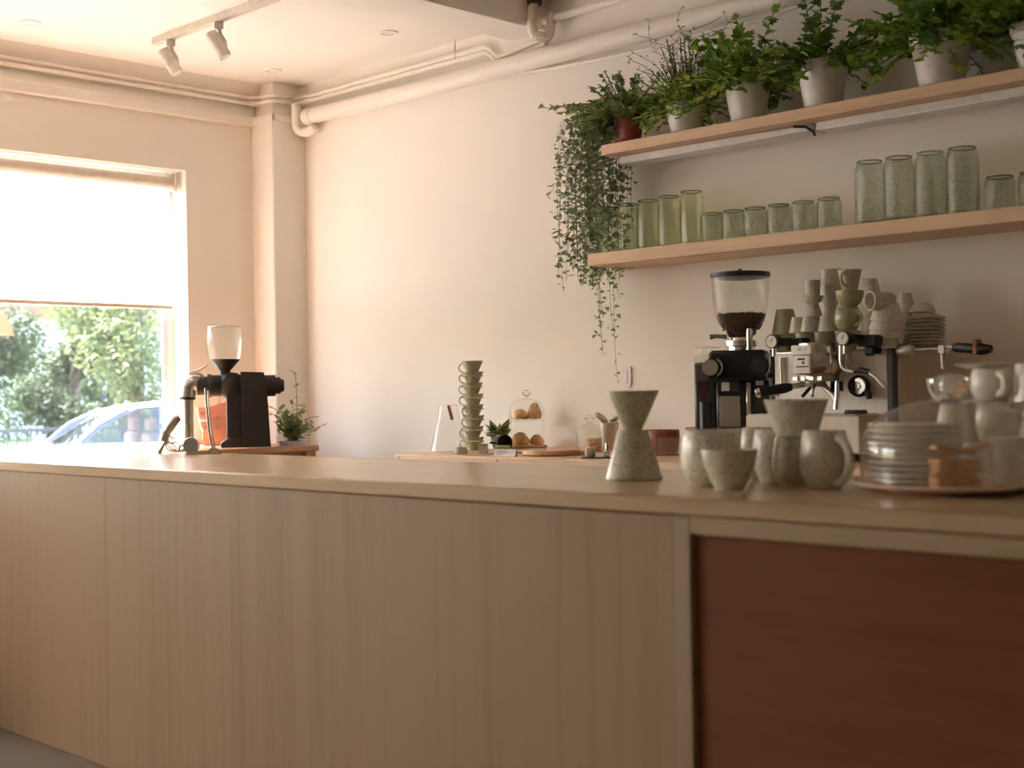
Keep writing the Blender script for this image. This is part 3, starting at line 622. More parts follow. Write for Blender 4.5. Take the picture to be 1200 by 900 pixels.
# cake dome
cx, cy = -1.30, 2.52
o = thing('cake_plate', 'peach rimmed plate under the glass cake dome', 'plate', (cx, cy, ZT+.0005))
MB().lathe([(0, 0), (.12, 0), (.125, .004), (.185, .013), (.191, .018), (.188, .021), (.12, .012), (0, .012)], 56).build('body', 'peach_ware', o)
dz = ZT+.0225
o = thing('cake_dome', 'wide clear glass cake dome with a chunky knob', 'dome', (cx, cy, dz))
prof = [(.174, 0), (.175, .03)]+[(.175*math.cos(t)**.8 if t < 1.5 else .0, .055+.105*math.sin(t)) for t in [k*math.pi/2/11 for k in range(12)]]
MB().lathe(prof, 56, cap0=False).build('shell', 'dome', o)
MB().lathe([(.014, .158), (.018, .165), (.033, .171), (.041, .184), (.037, .199), (.023, .208), (0, .211)], 8).build('knob', 'knob_glass', o, 0)
for k in range(10):
    p = thing('side_plate', 'pale glazed side plate %s the stack under the cake dome' % nth(k, 10), 'plate', (-1.37+random.gauss(0, .0015), 2.51+random.gauss(0, .0015), ZT+.0145+k*.0122), 0, 'side plates stacked under the dome')
    MB().lathe([(0, 0), (.055, 0), (.058, .002), (.088, .0055), (.0945, .0085), (.0945, .0112), (.090, .0112), (.056, .005), (0, .005)], 36).build('body', 'cream_ware', p)
rr = facing(-1.245, 2.43)
for k in range(5):
    p = thing('wafer', 'square caramel wafer %s the pile before the side plates' % nth(k, 5), 'wafer', (-1.248+random.gauss(0, .002), 2.433, ZT+.0145+k*.0112), rr+.3+random.gauss(0, .08), 'wafers under the dome')
    MB().box((-.040, -.034, 0), (.040, .034, .0095), .003).build('body', 'wafer', p)
for dx, a, tx, lab in ((-.008, .5, .16, 'broken caramel wafer tilted on top of the wafer pile'), (.022, -.35, -.24, 'pointed wafer piece leaning off the wafer pile')):
    p = thing('wafer', lab, 'wafer', (-1.248+dx*.9, 2.433+dx*.4, ZT+.0145+.062+.006), 0, 'wafers under the dome', rot=(0, tx, rr+a))
    MB().prism([(-.045, -.03), (.05, -.006), (.012, .032), (-.03, .026)], 0, .009, 2).build('body', 'wafer', p)
cup('tumbler_cup', 'plain pale cup standing inside the cake dome', (-1.200, 2.556, ZT+.0145), .072, .092, 'cream_ware', 'straight', None)
# mugs heaped behind the dome
def rowof(n): return n
G = 'pale mugs heaped behind the cake dome'
HP = [(-1.47, 2.782, 0, 0, None), (-1.375, 2.775, 0, 1, None), (-1.282, 2.778, 0, 0, None), (-1.188, 2.775, 0, 1, None)]
names = ['pale mug at the bottom of the heap behind the dome knob', 'upturned pale mug in the bottom row of the heap behind the dome', 'pale mug in the bottom row of the heap, behind the dome top', 'upturned pale mug at the far end of the heap behind the dome']
for (x, y, k, inv, hd), lab in zip(HP, names): cup('mug', lab, (x, y, ZT+.0005), .086, .085, 'cream_ware', 'round' if not inv else 'cone', None, bool(inv), G)
for x, inv, lab in ((-1.425, 1, 'pale upturned mug in the second layer of the heap behind the dome knob'), (-1.330, 0, 'pale mug under the handled one in the heap behind the dome'), (-1.235, 1, 'pale upturned mug in the second layer of the heap, next to its end')):
    cup('mug', lab, (x, 2.777, ZT+.088), .086, .082, 'cream_ware', 'cone' if inv else 'round', None, bool(inv), G, hr=.008)
cup('mug', 'pale low bowl in the top layer of the heap behind the dome knob', (-1.435, 2.777, ZT+.1735), .092, .05, 'cream_ware', 'bowl', None, False, G)
cup('mug', 'pale mug with its handle turned outward in the heap behind the dome', (-1.338, 2.777, ZT+.1735), .088, .070, 'cream_ware', 'round', vd+.25, False, G, hr=.008)
cup('mug', 'pale tapered mug in the top layer beside the handled mug', (-1.243, 2.777, ZT+.1735), .086, .078, 'cream_ware', 'straight', None, True, G)
p = thing('saucer', 'pale saucer lying across the handled mug in the heap', 'saucer', (-1.36, 2.777, ZT+.246), .2, G); MB().lathe([(0, 0), (.03, 0), (.032, .002), (.056, .008), (.058, .010), (.031, .006), (0, .006)], 30).build('body', 'cream_ware', p)
cup('mug', 'pale mug tipped on its side crowning the heap', (-1.225, 2.80, ZT+.290), .075, .07, 'cream_ware', 'round', 2.0, False, G, rot=(R(75), 0, R(20)))

# ------------------------------------------------------------------ things on the back worktop
o = thing('glass_carafe', 'clear conical glass carafe with a leather tab', 'carafe', (-4.315, 3.913, ZB+.0005))
MB().lathe([(0, .002), (.074, .002), (.079, .006), (.070, .05), (.052, .12), (.043, .165), (.040, .198), (.042, .200)], 36, cap1=False).build('glass', 'clear', o)
MB().tube([(.042*math.cos(a), .042*math.sin(a), .2) for a in [2*math.pi*k/24 for k in range(24)]], .0018, 6, True).build('rim', 'clear', o)
a = facing(-4.315, 3.913); mt = Matrix.Rotation(a, 4, 'Z') @ Matrix.Translation((.012, -.046, .155)) @ Matrix.Rotation(R(-14), 4, 'Y')
MB().box((-.007, -.003, -.018), (.007, .003, .045), .002, mt).build('leather_tab', 'leather', o)
for k in range(8):
    lab = ['conical olive dripper at the foot of the tall stack', 'conical olive dripper second up in the tall stack', 'conical olive dripper third up in the tall stack', 'conical olive dripper fourth up in the tall stack', 'conical olive dripper fifth up in the tall stack', 'conical olive dripper sixth up in the tall stack', 'conical olive dripper second from the top of the tall stack', 'conical olive dripper on top of the tall stack with a big ring handle'][k]
    d = thing('coffee_dripper', lab, 'dripper', (-4.335+random.gauss(0, .0015), 4.077+random.gauss(0, .0015), ZB+.0005+k*.0475), 0, 'drippers in the tall stack')
    MB().lathe([(.014, 0), (.022, 0), (.024, .004), (.047, .0555), (.047, .058), (.0435, .058), (.0205, .006), (.014, .006)], 32, cap0=False, cap1=False).build('cone', 'olive', d)
    if k < 7: MB().lathe([(.021, .040), (.0405, .040), (.0475, .036), (.049, .038), (.042, .043), (.041, .0435)], 32, cap0=False, cap1=False).build('flange', 'olive', d)
    ha = math.pi+.6+(.0, .5, -.3, .9, .2, 0, .3, .05)[k]
    MB().tube([((.030+.030*math.sin(t)**.8)*math.cos(ha), (.030+.030*math.sin(t)**.8)*math.sin(ha), .028+.020*math.cos(t)) for t in [math.pi*j/10 for j in range(11)]], .0032, 7).build('handle', 'olive', d)
# cloche with breads
cx, cy = -4.30, 4.375
b = thing('serving_board', 'thin round wooden board under the glass cloche', 'board', (cx, cy, ZB+.0005)); MB().lathe([(0, 0), (.088, 0), (.09, .003), (.09, .009), (.087, .012), (0, .012)], 36).build('disc', 'board_wood', b)
o = thing('glass_cloche', 'tall clear glass cloche with a ball knob and a glass shelf inside', 'cloche', (cx, cy, ZB+.013))
MB().lathe([(.080, 0), (.080, .15)]+[(.080*math.cos(t), .15+.062*math.sin(t)) for t in [k*math.pi/2/8 for k in range(1, 9)]], 40, cap0=False).build('shell', 'clear', o)
MB().lathe([(.008, .211), (.007, .219), (.017, .227), (.019, .237), (.012, .247), (0, .249)], 16).build('knob', 'knob_glass', o)
MB().lathe([(0, .108), (.077, .108), (.077, .112), (0, .112)], 36).build('shelf', 'clear', o)
def bread(label, loc, sx, sy, sz, rz):
    p = thing('bread_roll', label, 'bread', loc, rz, 'bread rolls in the cloche'); mb = MB().lathe([(0, 0), (.86, .02), (.98, .18), (1, .36), (.90, .60), (.62, .84), (.30, .97), (0, 1.06)], 20)
    mb.v = [(x*sx*(1+.08*math.sin(5*y+3*z)), y*sy*(1+.06*math.sin(4*x)), z*sz*(1+.08*math.sin(6*x))) for x, y, z in mb.v]; mb.build('crust', 'bread', p, 60)
    MB().tube([(-.7*sx, -.3*sy, .80*sz), (-.2*sx, -.2*sy, 1.02*sz), (.3*sx, .0, .99*sz), (.7*sx, .2*sy, .8*sz)], .004, 6).build('score', 'cream_ware', p)
dx = Vector((.70, .71, 0))
for s, q, z, sz, lab in ((-.033, 0, .114, .050, 'low round roll on the cloche shelf'), (.036, .006, .114, .080, 'tall pointed roll on the cloche shelf'), (-.030, -.01, 0, .060, 'large round roll at the bottom of the cloche'), (.044, .010, 0, .048, 'smaller roll tucked at the bottom of the cloche')):
    bread(lab, (cx+dx.x*s-dx.y*q, cy+dx.y*s+dx.x*q, ZB+.0132+z), .039 if s < 0 else .030, .036 if s < 0 else .029, sz*.9, .8)
# small goods near the dripper stack
o = thing('leafy_planter', 'small grey pot of floppy green leaves behind the black mug', 'plant', (-4.335, 4.235, ZB+.0005)); pot(o, .042, .06, 'grey_pot', False)
random.seed(3)
for i in range(34):
    a = random.random()*6.28; e = random.uniform(.1, 1.2); lf = link('leaf', LM['heart', 'leaf_bench' if i % 3 else 'leaf_dark'], o)
    lf.matrix_local = Matrix.Translation((.02*math.cos(a), .02*math.sin(a), .062+random.uniform(-.005, .03))) @ rotm((math.cos(a)*math.cos(e), math.sin(a)*math.cos(e), math.sin(e)), random.uniform(-.5, .5), 0).to_4x4() @ Matrix.Scale(random.uniform(.04, .058), 4)
o = thing('black_mug', 'black mug lying on its side with the open end outward', 'mug', (-4.165, 4.085, ZB+.0365), 0, None, rot=(R(90), 0, facing(-4.165, 4.085)+.35))
MB().lathe([(0, -.035), (.030, -.035), (.033, -.03), (.036, .03), (.035, .035), (.032, .035), (.030, -.02), (0, -.025)], 28).build('body', 'black_soft', o)
MB().tube([(-.033-.02*math.sin(t), 0, .018*math.cos(t)) for t in [math.pi*j/8 for j in range(9)]], .0045, 7).build('handle', 'black_soft', o)
o = thing('glass_jar', 'small lidded glass jar with pale green contents', 'jar', (-4.125, 3.805, ZB+.0005))
MB().lathe([(0, 0), (.026, 0), (.028, .003), (.028, .026), (.026, .029), (0, .029)], 24).build('body', 'tin', o); MB().lathe([(.029, .001), (.031, .004), (.031, .034), (.027, .037), (.0, .037)], 24, cap0=False).build('glass', 'clear', o)
o = thing('tea_box', 'little pale green carton standing next to the glass jar', 'box', (-4.035, 3.85, ZB+.0005), .7)
MB().box((-.018, -.014, 0), (.018, .014, .042), .002).build('body', 'tin', o); MB().box((-.0181, -.0142, .030), (.0181, .0142, .0425), .001).build('band', 'tin_label', o)
o = thing('tea_box', 'low orange and green carton behind the pale green one', 'box', (-4.03, 3.955, ZB+.0005), .75)
MB().box((-.03, -.014, 0), (.03, .014, .030), .002).build('body', 'bread', o); MB().box((-.0302, -.0142, .016), (.0302, .0142, .0305), .001).build('band', 'tin_label', o)
for k, (x, y, r, lab) in enumerate(((-3.97, 3.87, .8, 'steel teaspoon lying by the green cartons'), (-3.935, 3.90, .65, 'dark green handled spoon lying by the green cartons'))):
    o = thing('teaspoon', lab, 'spoon', (x, y, ZB+.0012), r)
    MB().lathe([(0, 0), (.011, .001), (.0125, .004), (.011, .0042), (0, .002)], 16, Matrix.Translation((-.035, 0, 0)) @ Matrix.Diagonal((1.5, 1, 1, 1))).build('bowl', 'steel', o)
    MB().tube([(-.02, 0, .004), (.02, 0, .006), (.06, 0, .004)], [.0022, .002, .0035], 7).build('handle', 'steel' if k == 0 else 'grey_pot', o)
o = thing('price_card', 'folded white price card at the front of the back worktop', 'sign', (-3.79, 3.735, ZB+.0005), .32)
MB().prism([(-.014, 0), (.0, .028), (.014, 0), (.012, 0), (0, .025), (-.012, 0)], -.047, .047, 0).build('card', 'paper', o, 0)
mt = Matrix.Translation((0, -.0072, .0147)) @ Matrix.Rotation(R(-26.6), 4, 'X')
for i, (x0, x1) in enumerate(((-.034, .01), (-.034, .028), (-.034, -.004))): MB().box((x0, -.0006, .004-i*.006), (x1, -.0001, .006-i*.006), 0, mt).build('print_line', 'cable', o, 0)
o = thing('cutting_board', 'round wooden cutting board in front of the cloche', 'board', (-3.70, 3.905, ZB+.0005), .4)
MB().lathe([(0, 0), (.112, 0), (.118, .005), (.118, .016), (.114, .021), (0, .021)], 44).build('disc', 'board_wood', o)
MB().box((.105, -.018, .002), (.165, .018, .020), .005).build('handle', 'board_wood', o)
o = thing('cake_server', 'small pale spatula resting on the round cutting board', 'spatula', (-3.735, 3.87, ZB+.0225), .6); MB().box((-.03, -.006, 0), (.03, .006, .003), .001).build('blade', 'cream_ware', o)
# cookie dome and pots
o = thing('cookie_dome', 'squat glass dome beside the utensil cup', 'dome', (-3.955, 4.415, ZB+.0005))
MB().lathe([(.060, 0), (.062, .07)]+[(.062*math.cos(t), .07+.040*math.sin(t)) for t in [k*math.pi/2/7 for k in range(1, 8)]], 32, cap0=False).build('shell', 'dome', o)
MB().lathe([(.010, .109), (.011, .114), (.022, .122), (.025, .134), (.015, .146), (0, .148)], 9).build('knob', 'knob_glass', o, 20)
o = thing('cookie_box', 'small clear box that holds the cookies by the utensil cup', 'box', (-3.715, 4.17, ZB+.0005), .75)
for a, b_ in (((-.042, -.036, 0), (.042, .036, .002)), ((-.042, -.036, .002), (-.0405, .036, .030)), ((.0405, -.036, .002), (.042, .036, .030)), ((-.0405, -.036, .002), (.0405, -.0345, .030)), ((-.0405, .0345, .002), (.0405, .036, .030))): MB().box(a, b_, 0).build('wall', 'clear', o, 0)
for k in range(4):
    p = thing('cookie', 'flat orange brown cookie %s the pile by the utensil cup' % nth(k, 4), 'cookie', (-3.715, 4.17, ZB+.0032+k*.0142), k*.7, 'cookies in the small box'); MB().lathe([(0, 0), (.031, 0), (.033, .005), (.030, .0115), (0, .013)], 18).build('body', 'wafer', p)
o = thing('utensil_cup', 'tall steel cup holding scoops', 'cup', (-3.80, 4.36, ZB+.0005)); MB().lathe([(0, 0), (.033, 0), (.035, .003), (.045, .115), (.0465, .116), (.043, .114), (.033, .006), (0, .006)], 28).build('body', 'brushed', o)
for dx_, dy_, ax, rz_, lab in ((-.016, -.014, -9, .75, 'rounded bright metal scoop standing in the steel cup'), (.018, .016, 12, .6, 'broad metal scoop leaning over the rim of the steel cup')):
    p = thing('scoop', lab, 'scoop', (-3.80+dx_, 4.36+dy_, ZB+.020), 0, 'scoops in the steel cup', rot=(0, R(ax*.42), rz_))
    MB().tube([(0, 0, 0), (0, 0, .112)], .004, 8).build('handle', 'steel', p)
    MB().lathe([(0, -.034), (.014, -.028), (.022, -.012), (.024, .004), (.020, .022), (.010, .032), (0, .034)], 18, Matrix.Translation((0, 0, .118)) @ Matrix.Rotation(R(55 if ax > 0 else -50), 4, 'Y') @ Matrix.Diagonal((.55, 1, 1, 1))).build('bowl', 'steel', p)
o = thing('small_tray', 'flat dark tray with small tins at the worktop front', 'tray', (-3.375, 3.80, ZB+.0005), .7); MB().box((-.055, -.03, 0), (.055, .03, .004), .0015).build('plate', 'dark_grey', o)
o = thing('sugar_tin', 'little round steel tin on the small tray', 'tin', (-3.392, 3.785, ZB+.005)); MB().lathe([(0, 0), (.019, 0), (.020, .002), (.020, .026), (.0205, .027), (.0205, .033), (.018, .035), (0, .035)], 24).build('body', 'steel', o)
o = thing('pepper_mill', 'tiny pointed steel shaker on the small tray', 'shaker', (-3.338, 3.817, ZB+.005)); MB().lathe([(0, 0), (.010, 0), (.011, .002), (.010, .022), (.006, .026), (.0055, .044), (.003, .052), (0, .053)], 18).build('body', 'chrome', o)
o = thing('wooden_bowl', 'deep red brown wooden bowl behind the dripper', 'bowl', (-3.415, 4.235, ZB+.0005)); MB().lathe([(0, 0), (.062, 0), (.066, .004), (.073, .06), (.073, .088), (.070, .092), (.067, .088), (.062, .02), (0, .015)], 32).build('body', 'red_wood', o)
o = thing('wooden_box', 'long red brown wooden box beside the coffee grinder', 'box', (-3.245, 4.33, ZB+.0005), 0); MB().box((-.075, -.06, 0), (.075, .06, .090), .004).build('body', 'red_wood', o); MB().box((-.078, -.063, .0905), (.078, .063, .102), .004).build('lid', 'red_wood', o)
o = thing('acrylic_box', 'small clear acrylic box in front of the red brown box', 'box', (-3.265, 4.10, ZB+.0005), .62)
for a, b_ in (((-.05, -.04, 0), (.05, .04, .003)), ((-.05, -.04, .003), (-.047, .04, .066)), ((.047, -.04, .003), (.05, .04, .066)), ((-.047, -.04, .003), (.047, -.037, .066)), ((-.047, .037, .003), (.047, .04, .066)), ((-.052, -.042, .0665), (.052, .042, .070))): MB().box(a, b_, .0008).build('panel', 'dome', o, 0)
o = thing('wall_switch', 'white switch plate on the plant wall above the dripper', 'switch', (-3.811, YB, 1.218))
MB().prism([(-.026, .045), (.026, .045), (.026, -.032), (.014, -.045), (-.026, -.045)], -.009, -.0005, 1).build('plate', 'paper', o, 0)
for z in (.016, -.016): MB().box((-.015, -.0125, z-.012), (.008, -.0092, z+.012), .002).build('rocker', 'dial', o)

# ------------------------------------------------------------------ coffee grinder on the back worktop
gx, gy = -3.005, 4.15; rz = facing(gx, gy)-.12
o = thing('coffee_grinder', 'black coffee grinder with a glass bean hopper next to the espresso machine', 'grinder', (gx, gy, ZB+.0005), rz)
def zz(py): return .956+(520-py)*.00317-ZB
def xx(px): return (px-860)*.00317
MB().box((xx(816), -.10, 0), (xx(906), .14, .03), .006).build('foot', 'black', o)
MB().box((xx(843), -.06, .03), (xx(904), .13, zz(446)), .010).build('column', 'black', o)
MB().box((xx(816), -.02, .03), (xx(842), .12, zz(424)), .008).build('side_column', 'dark_grey', o)
MB().box((xx(836), -.085, zz(447)), (xx(901), .12, zz(411)), .012).build('head', 'black', o)
w_ = MB().box((xx(847), -.064, zz(500)), (xx(871), -.0602, zz(464)), .002).build('window', 'chrome', o); MB().box((xx(848), -.067, zz(459)), (xx(871), -.0602, zz(447)), .002).build('display', 'ink', o)
MB().box((xx(850), -.069, zz(458)), (xx(859), -.0672, zz(448)), .001).build('screen_label', 'paper', o)
MB().box((xx(878), -.072, zz(495)), (xx(884), -.0602, zz(448)), .003).build('chrome_bar', 'chrome', o); MB().box((xx(889), -.064, zz(452)), (xx(898), -.0602, zz(440)), .002).build('label_plate', 'cable', o)
k = MB().cyl((xx(895), -.085, zz(430)), (xx(895), -.125, zz(430)), .037, 28).build('adjust_knob', 'black', o); MB().cyl((xx(895), -.1252, zz(430)), (xx(895), -.128, zz(430)), .028, 24).build('knob_face', 'dark_grey', k)
k = MB().cyl((xx(843), -.085, zz(431)), (xx(843), -.125, zz(431)), .036, 28).build('dial_ring', 'black', o); MB().cyl((xx(840), -.125, zz(431)), (xx(840), -.145, zz(431)), .029, 28).build('dial_cap', 'brushed', k)
for j in range(9):
    t = -1.0+j*.25; MB().box((-.002, -.0012, -.004), (.002, 0, .004), 0, Matrix.Translation((xx(843)+.032*math.cos(t), -.1253, zz(431)+.032*math.sin(t)))).build('dial_mark', 'paper', k, 0)
# side chute with ground coffee
c_ = MB().lathe([(.010, zz(470)), (.014, zz(466)), (.043, zz(422)), (.046, zz(418))], 4, Matrix.Translation((xx(829), -.07, 0)), a0=math.pi/4, cap0=False, cap1=False).build('side_chute', 'hopper_glass', o, 0)
MB().lathe([(0, zz(469)), (.010, zz(469)), (.030, zz(446)), (0, zz(444))], 4, Matrix.Translation((xx(829), -.07, 0)), a0=math.pi/4).build('grounds', 'bean', c_, 0)
MB().cyl((xx(831), -.07, .03), (xx(831), -.07, zz(471)), .022, 20).build('dose_tube', 'black', o)
MB().lathe([(.050, zz(418)), (.052, zz(416)), (.040, zz(416)), (.040, zz(408)), (.050, zz(407)), (.050, zz(406))], 28, Matrix.Translation((xx(833), -.03, 0)), cap0=False, cap1=False).build('chute_cap', 'hopper_glass', o)
# hopper
hx = xx(871)
MB().lathe([(.050, zz(411)), (.050, zz(407)), (.060, zz(406)), (.060, zz(400)), (.046, zz(399)), (.044, zz(396))], 32, Matrix.Translation((hx, 0, 0))).build('hopper_collar', 'chrome', o)
MB().cyl((hx+.035, -.045, zz(412)), (hx+.035, -.045, zz(386)), .012, 16).build('collar_post', 'chrome', o)
MB().tube([(hx-.05, -.03, zz(395)), (hx-.085, -.045, zz(394)), (hx-.11, -.05, zz(395))], [.009, .007, .011], 10).build('gate_handle', 'steel', o)
hb = MB().lathe([(.036, zz(396)), (.044, zz(392)), (.072, zz(384)), (.090, zz(374)), (.1, zz(360)), (.105, zz(340)), (.106, zz(325))], 36, Matrix.Translation((hx, 0, 0)), cap0=False, cap1=False).build('hopper', 'hopper_glass', o)
MB().lathe([(0, zz(397)), (.035, zz(396)), (.043, zz(391)), (.070, zz(383.5)), (.088, zz(374)), (.092, zz(369)), (.05, zz(367.5)), (0, zz(367))], 36, Matrix.Translation((hx, 0, 0))).build('bean_core', 'bean', hb)
bm = MB(); random.seed(9)
for i in range(220):
    t = random.random()*6.28; zf = random.random(); rr_ = np.interp(zf, [0, .3, .65, 1], [.036, .068, .086, .093])*(.94 if i < 120 else random.random()**.5*.93)
    z_ = zz(396)+(zz(368)-zz(396))*(zf if i < 120 else .985)
    bm.lathe([(0, -.004), (.0045, -.001), (.0045, .002), (0, .0045)], 6, Matrix.Translation((hx+rr_*math.cos(t), rr_*math.sin(t), z_)) @ Matrix.Rotation(random.random()*3, 4, 'X') @ Matrix.Rotation(random.random()*3, 4, 'Y'))
bm.build('beans', 'bean', hb, kind='stuff')
l_ = MB().lathe([(0, zz(325)-.008), (.085, zz(325)-.008), (.108, zz(326)), (.111, zz(324)), (.109, zz(320.5)), (.06, zz(318.8)), (0, zz(318.3))], 36, Matrix.Translation((hx, 0, 0))).build('lid', 'black', o); MB().cyl((hx, 0, zz(318.6)), (hx, 0, zz(315.5)), .010, 14, .007).build('lid_knob', 'black', l_)

# ------------------------------------------------------------------ espresso machine
ox, oy = -2.55, 4.1
o = thing('espresso_machine', 'white and chrome two gauge espresso machine under the heap of cups', 'espresso machine', (ox, oy, ZB+.0005))
def ez(py, y=0): return 1.16+(1.285+(414-py)*.00292-1.16)*(4.1+y)/4.1-ZB
def ex(px, y=0): return (-2.793+(px-905)*.003373)*(4.1+y)/4.1-ox
MB().box((ex(907), .0, .055), (ex(1040), .022, ez(415)), .004).build('front_panel', 'machine_white', o)
MB().box((ex(1040)+.001, -.008, .03), (ex(1047), .030, ez(413)), .004).build('side_frame', 'dark_grey', o)
MB().box((ex(1041), .031, .03), (ex(1046.5), .365, ez(414)), .004).build('side_panel', 'machine_side', o)
MB().box((ex(907)-.02, -.008, .03), (ex(907)-.001, .365, ez(413)), .004).build('side_frame', 'dark_grey', o)
MB().box((ex(907), .023, .03), (ex(1040), .36, ez(416)), .004).build('body', 'brushed', o)
MB().box((ex(907), .0, ez(416)+.001), (ex(1040), .362, ez(413)), .002).build('cup_tray', 'steel', o)
MB().box((ex(1016), -.003, ez(421.5)), (ex(1026), -.0005, ez(418.5)), .001).build('name_badge', 'dark_grey', o)
for x in (ex(915), ex(1033)): 
    for y in (.04, .33): MB().cyl((x, y, 0), (x, y, .03), .02, 16).build('foot', 'black', o)
t = MB().box((ex(905), -.17, .03), (ex(1038), -.009, .158), .005).build('drip_tray', 'machine_side', o)
for i in range(12): MB().box((ex(908)+i*.036, -.165, .1585), (ex(908)+i*.036+.022, -.014, .161), .001).build('grate_bar', 'steel', t)
# group head
gyy = -.085; gx_ = ex(962, gyy)
def gpt(x, y): return Matrix.Translation((x, y, 0))
MB().box((gx_-.06, gyy, ez(441, gyy)), (gx_+.06, -.001, ez(407)), .01).build('group_neck', 'steel', o)
plain('group_metal', (.62, .60, .56), .22, 1, var=.03)
g = MB().lathe([(0, ez(441)), (.078, ez(441)), (.080, ez(440)), (.080, ez(418, -.13)), (.076, ez(417)), (0, ez(417))], 40, gpt(gx_, gyy)).build('group_head', 'group_metal', o)
MB().lathe([(0, ez(417)+.0005), (.073, ez(417)+.0005), (.073, ez(406)), (.070, ez(405)), (0, ez(405))], 40, gpt(gx_, gyy)).build('group_collar', 'group_metal', g)
MB().lathe([(0, ez(450)), (.066, ez(450)), (.068, ez(449)), (.068, ez(442)), (.066, ez(441)-.0005), (0, ez(441)-.0005)], 40, gpt(gx_, gyy)).build('group_ring', 'steel', g)
for x in (-.05, -.02, .012, .045): MB().box((gx_+x-.010, gyy-.070, ez(449, -.15)), (gx_+x+.010, gyy-.060, ez(443, -.15)), .002).build('ring_lug', 'steel', g)
pl = MB().box((ex(932, -.165), gyy-.088, ez(440, -.15)), (ex(953, -.165), gyy-.078, ez(418.5, -.15)), .003).build('badge_plate', 'machine_white', o)
MB().box((ex(930, -.165), gyy-.090, ez(417.5, -.15)), (ex(955, -.165), gyy-.060, ez(406, -.15)), .003).build('top_plate', 'machine_white', o)
MB().box((ex(939, -.165), gyy-.0912, ez(412.5, -.15)), (ex(943, -.165), gyy-.0901, ez(409, -.15)), 0).build('mark', 'cable', o, 0); MB().box((ex(947, -.165), gyy-.0912, ez(412, -.15)), (ex(949, -.165), gyy-.0901, ez(410, -.15)), 0).build('mark', 'cable', o, 0)
MB().box((ex(936, -.165), gyy-.0895, ez(433, -.15)), (ex(951, -.165), gyy-.0881, ez(420, -.15)), 0).build('logo_panel', 'dial', pl, 0); MB().box((ex(938, -.165), gyy-.0905, ez(424, -.15)), (ex(947, -.165), gyy-.0896, ez(421.5, -.15)), 0).build('logo_stroke', 'ink', pl, 0)
MB().cyl((ex(945, -.165), gyy-.0896, ez(427, -.15)), (ex(945, -.165), gyy-.0906, ez(427, -.15)), .006, 14).build('logo_dot', 'red_paint', pl); MB().box((ex(936, -.165), gyy-.0905, ez(432.6, -.15)), (ex(951, -.165), gyy-.0896, ez(431, -.15)), 0).build('logo_line', 'ink', pl, 0)
# portafilter
p = MB().lathe([(0, ez(456)), (.030, ez(456)), (.034, ez(452)), (.034, ez(450)-.0005), (0, ez(450)-.0005)], 24, gpt(gx_-.02, gyy)).build('portafilter', 'steel', o)
a = Vector((gx_-.045, gyy-.025, ez(453, -.15))); d = Vector((-.62, -.75, -.16)).normalized()
MB().cyl(a, a+d*.05, .010, 14).build('neck', 'chrome', p); MB().tube([a+d*.045, a+d*.07, a+d*.12, a+d*.16], [.013, .018, .017, .0185], 16).build('handle', 'black', p); MB().cyl(a+d*.16, a+d*.170, .018, 18, .014).build('end_cap', 'chrome', p)
MB().tube(spline([(gx_-.02, gyy, ez(455)), (gx_+.0, gyy-.03, ez(454, -.15)), (gx_+.005, gyy-.05, ez(460, -.15)), (gx_+.005, gyy-.05, ez(468, -.15))], 5), .007, 10).build('spout', 'chrome', p)
MB().tube([(gx_-.03, gyy, ez(455)), (gx_-.05, gyy-.03, ez(468, -.15))], .006, 8).build('spout', 'dark_grey', p)
# gauges
for px, yy, nm in ((904, -.15, 0), (990, -.15, 0)):
    gq = MB().cyl((ex(px, yy), yy, ez(400, -.13)), (ex(px, yy), yy+.03, ez(400, -.13)), .0245, 28).build('gauge', 'black', o)
    MB().cyl((ex(px, yy), yy-.002, ez(400, -.13)), (ex(px, yy), yy-.0005, ez(400, -.13)), .0205, 28).build('dial', 'dial', gq); MB().box((-.0012, -.001, -.003), (.0012, 0, .015), 0, Matrix.Translation((ex(px, yy), yy-.0025, ez(400, -.13))) @ Matrix.Rotation(.6, 4, 'Y')).build('needle', 'ink', gq, 0)
    MB().cyl((ex(px, yy)+.0, yy+.03, ez(400, -.13)), (ex(px, yy)+.045, -.06, ez(402, -.13)), .016, 16).build('gauge_arm', 'black', gq)
    MB().box((ex(px, yy)+.012, -.085, ez(410, -.13)), (ex(px, yy)+.085, -.035, ez(396, -.13)), .006).build('gauge_block', 'black', gq)
    MB().box((ex(px, yy)+.025, -.06, ez(420)), (ex(px, yy)+.06, -.0005, ez(410, -.13)), .004).build('gauge_stalk', 'black', gq)
    MB().cyl((ex(px, yy), yy+.015, ez(408, -.13)), (ex(px, yy), yy+.015, ez(418, -.13)), .007, 10).build('stem', 'steel', gq)
l_ = MB().tube([(ex(903, -.13), -.13, ez(410, -.13)), (ex(904, -.14), -.14, ez(425, -.14)), (ex(902, -.15), -.15, ez(440, -.15))], .005, 8).build('lever', 'black', o)
MB().lathe([(0, -.012), (.0085, -.0085), (.012, 0), (.0085, .0085), (0, .012)], 14, Matrix.Translation((ex(902, -.15), -.15, ez(441, -.15)))).build('lever_ball', 'black', l_)
MB().tube([(ex(916, -.012), -.012, ez(420, -.012)), (ex(916, -.012), -.012, ez(462, -.012))], [.010, .004], 10).build('thermometer_rod', 'steel', o)
MB().box((ex(901, -.006), -.006, ez(467, -.006)), (ex(913, -.001), -.001, ez(453, -.001)), .001).build('red_label', 'red_paint', o); MB().box((ex(902.5, -.0072), -.0072, ez(462, -.0072)), (ex(911, -.0062), -.0062, ez(458, -.0062)), 0).build('label_text', 'paper', o, 0)
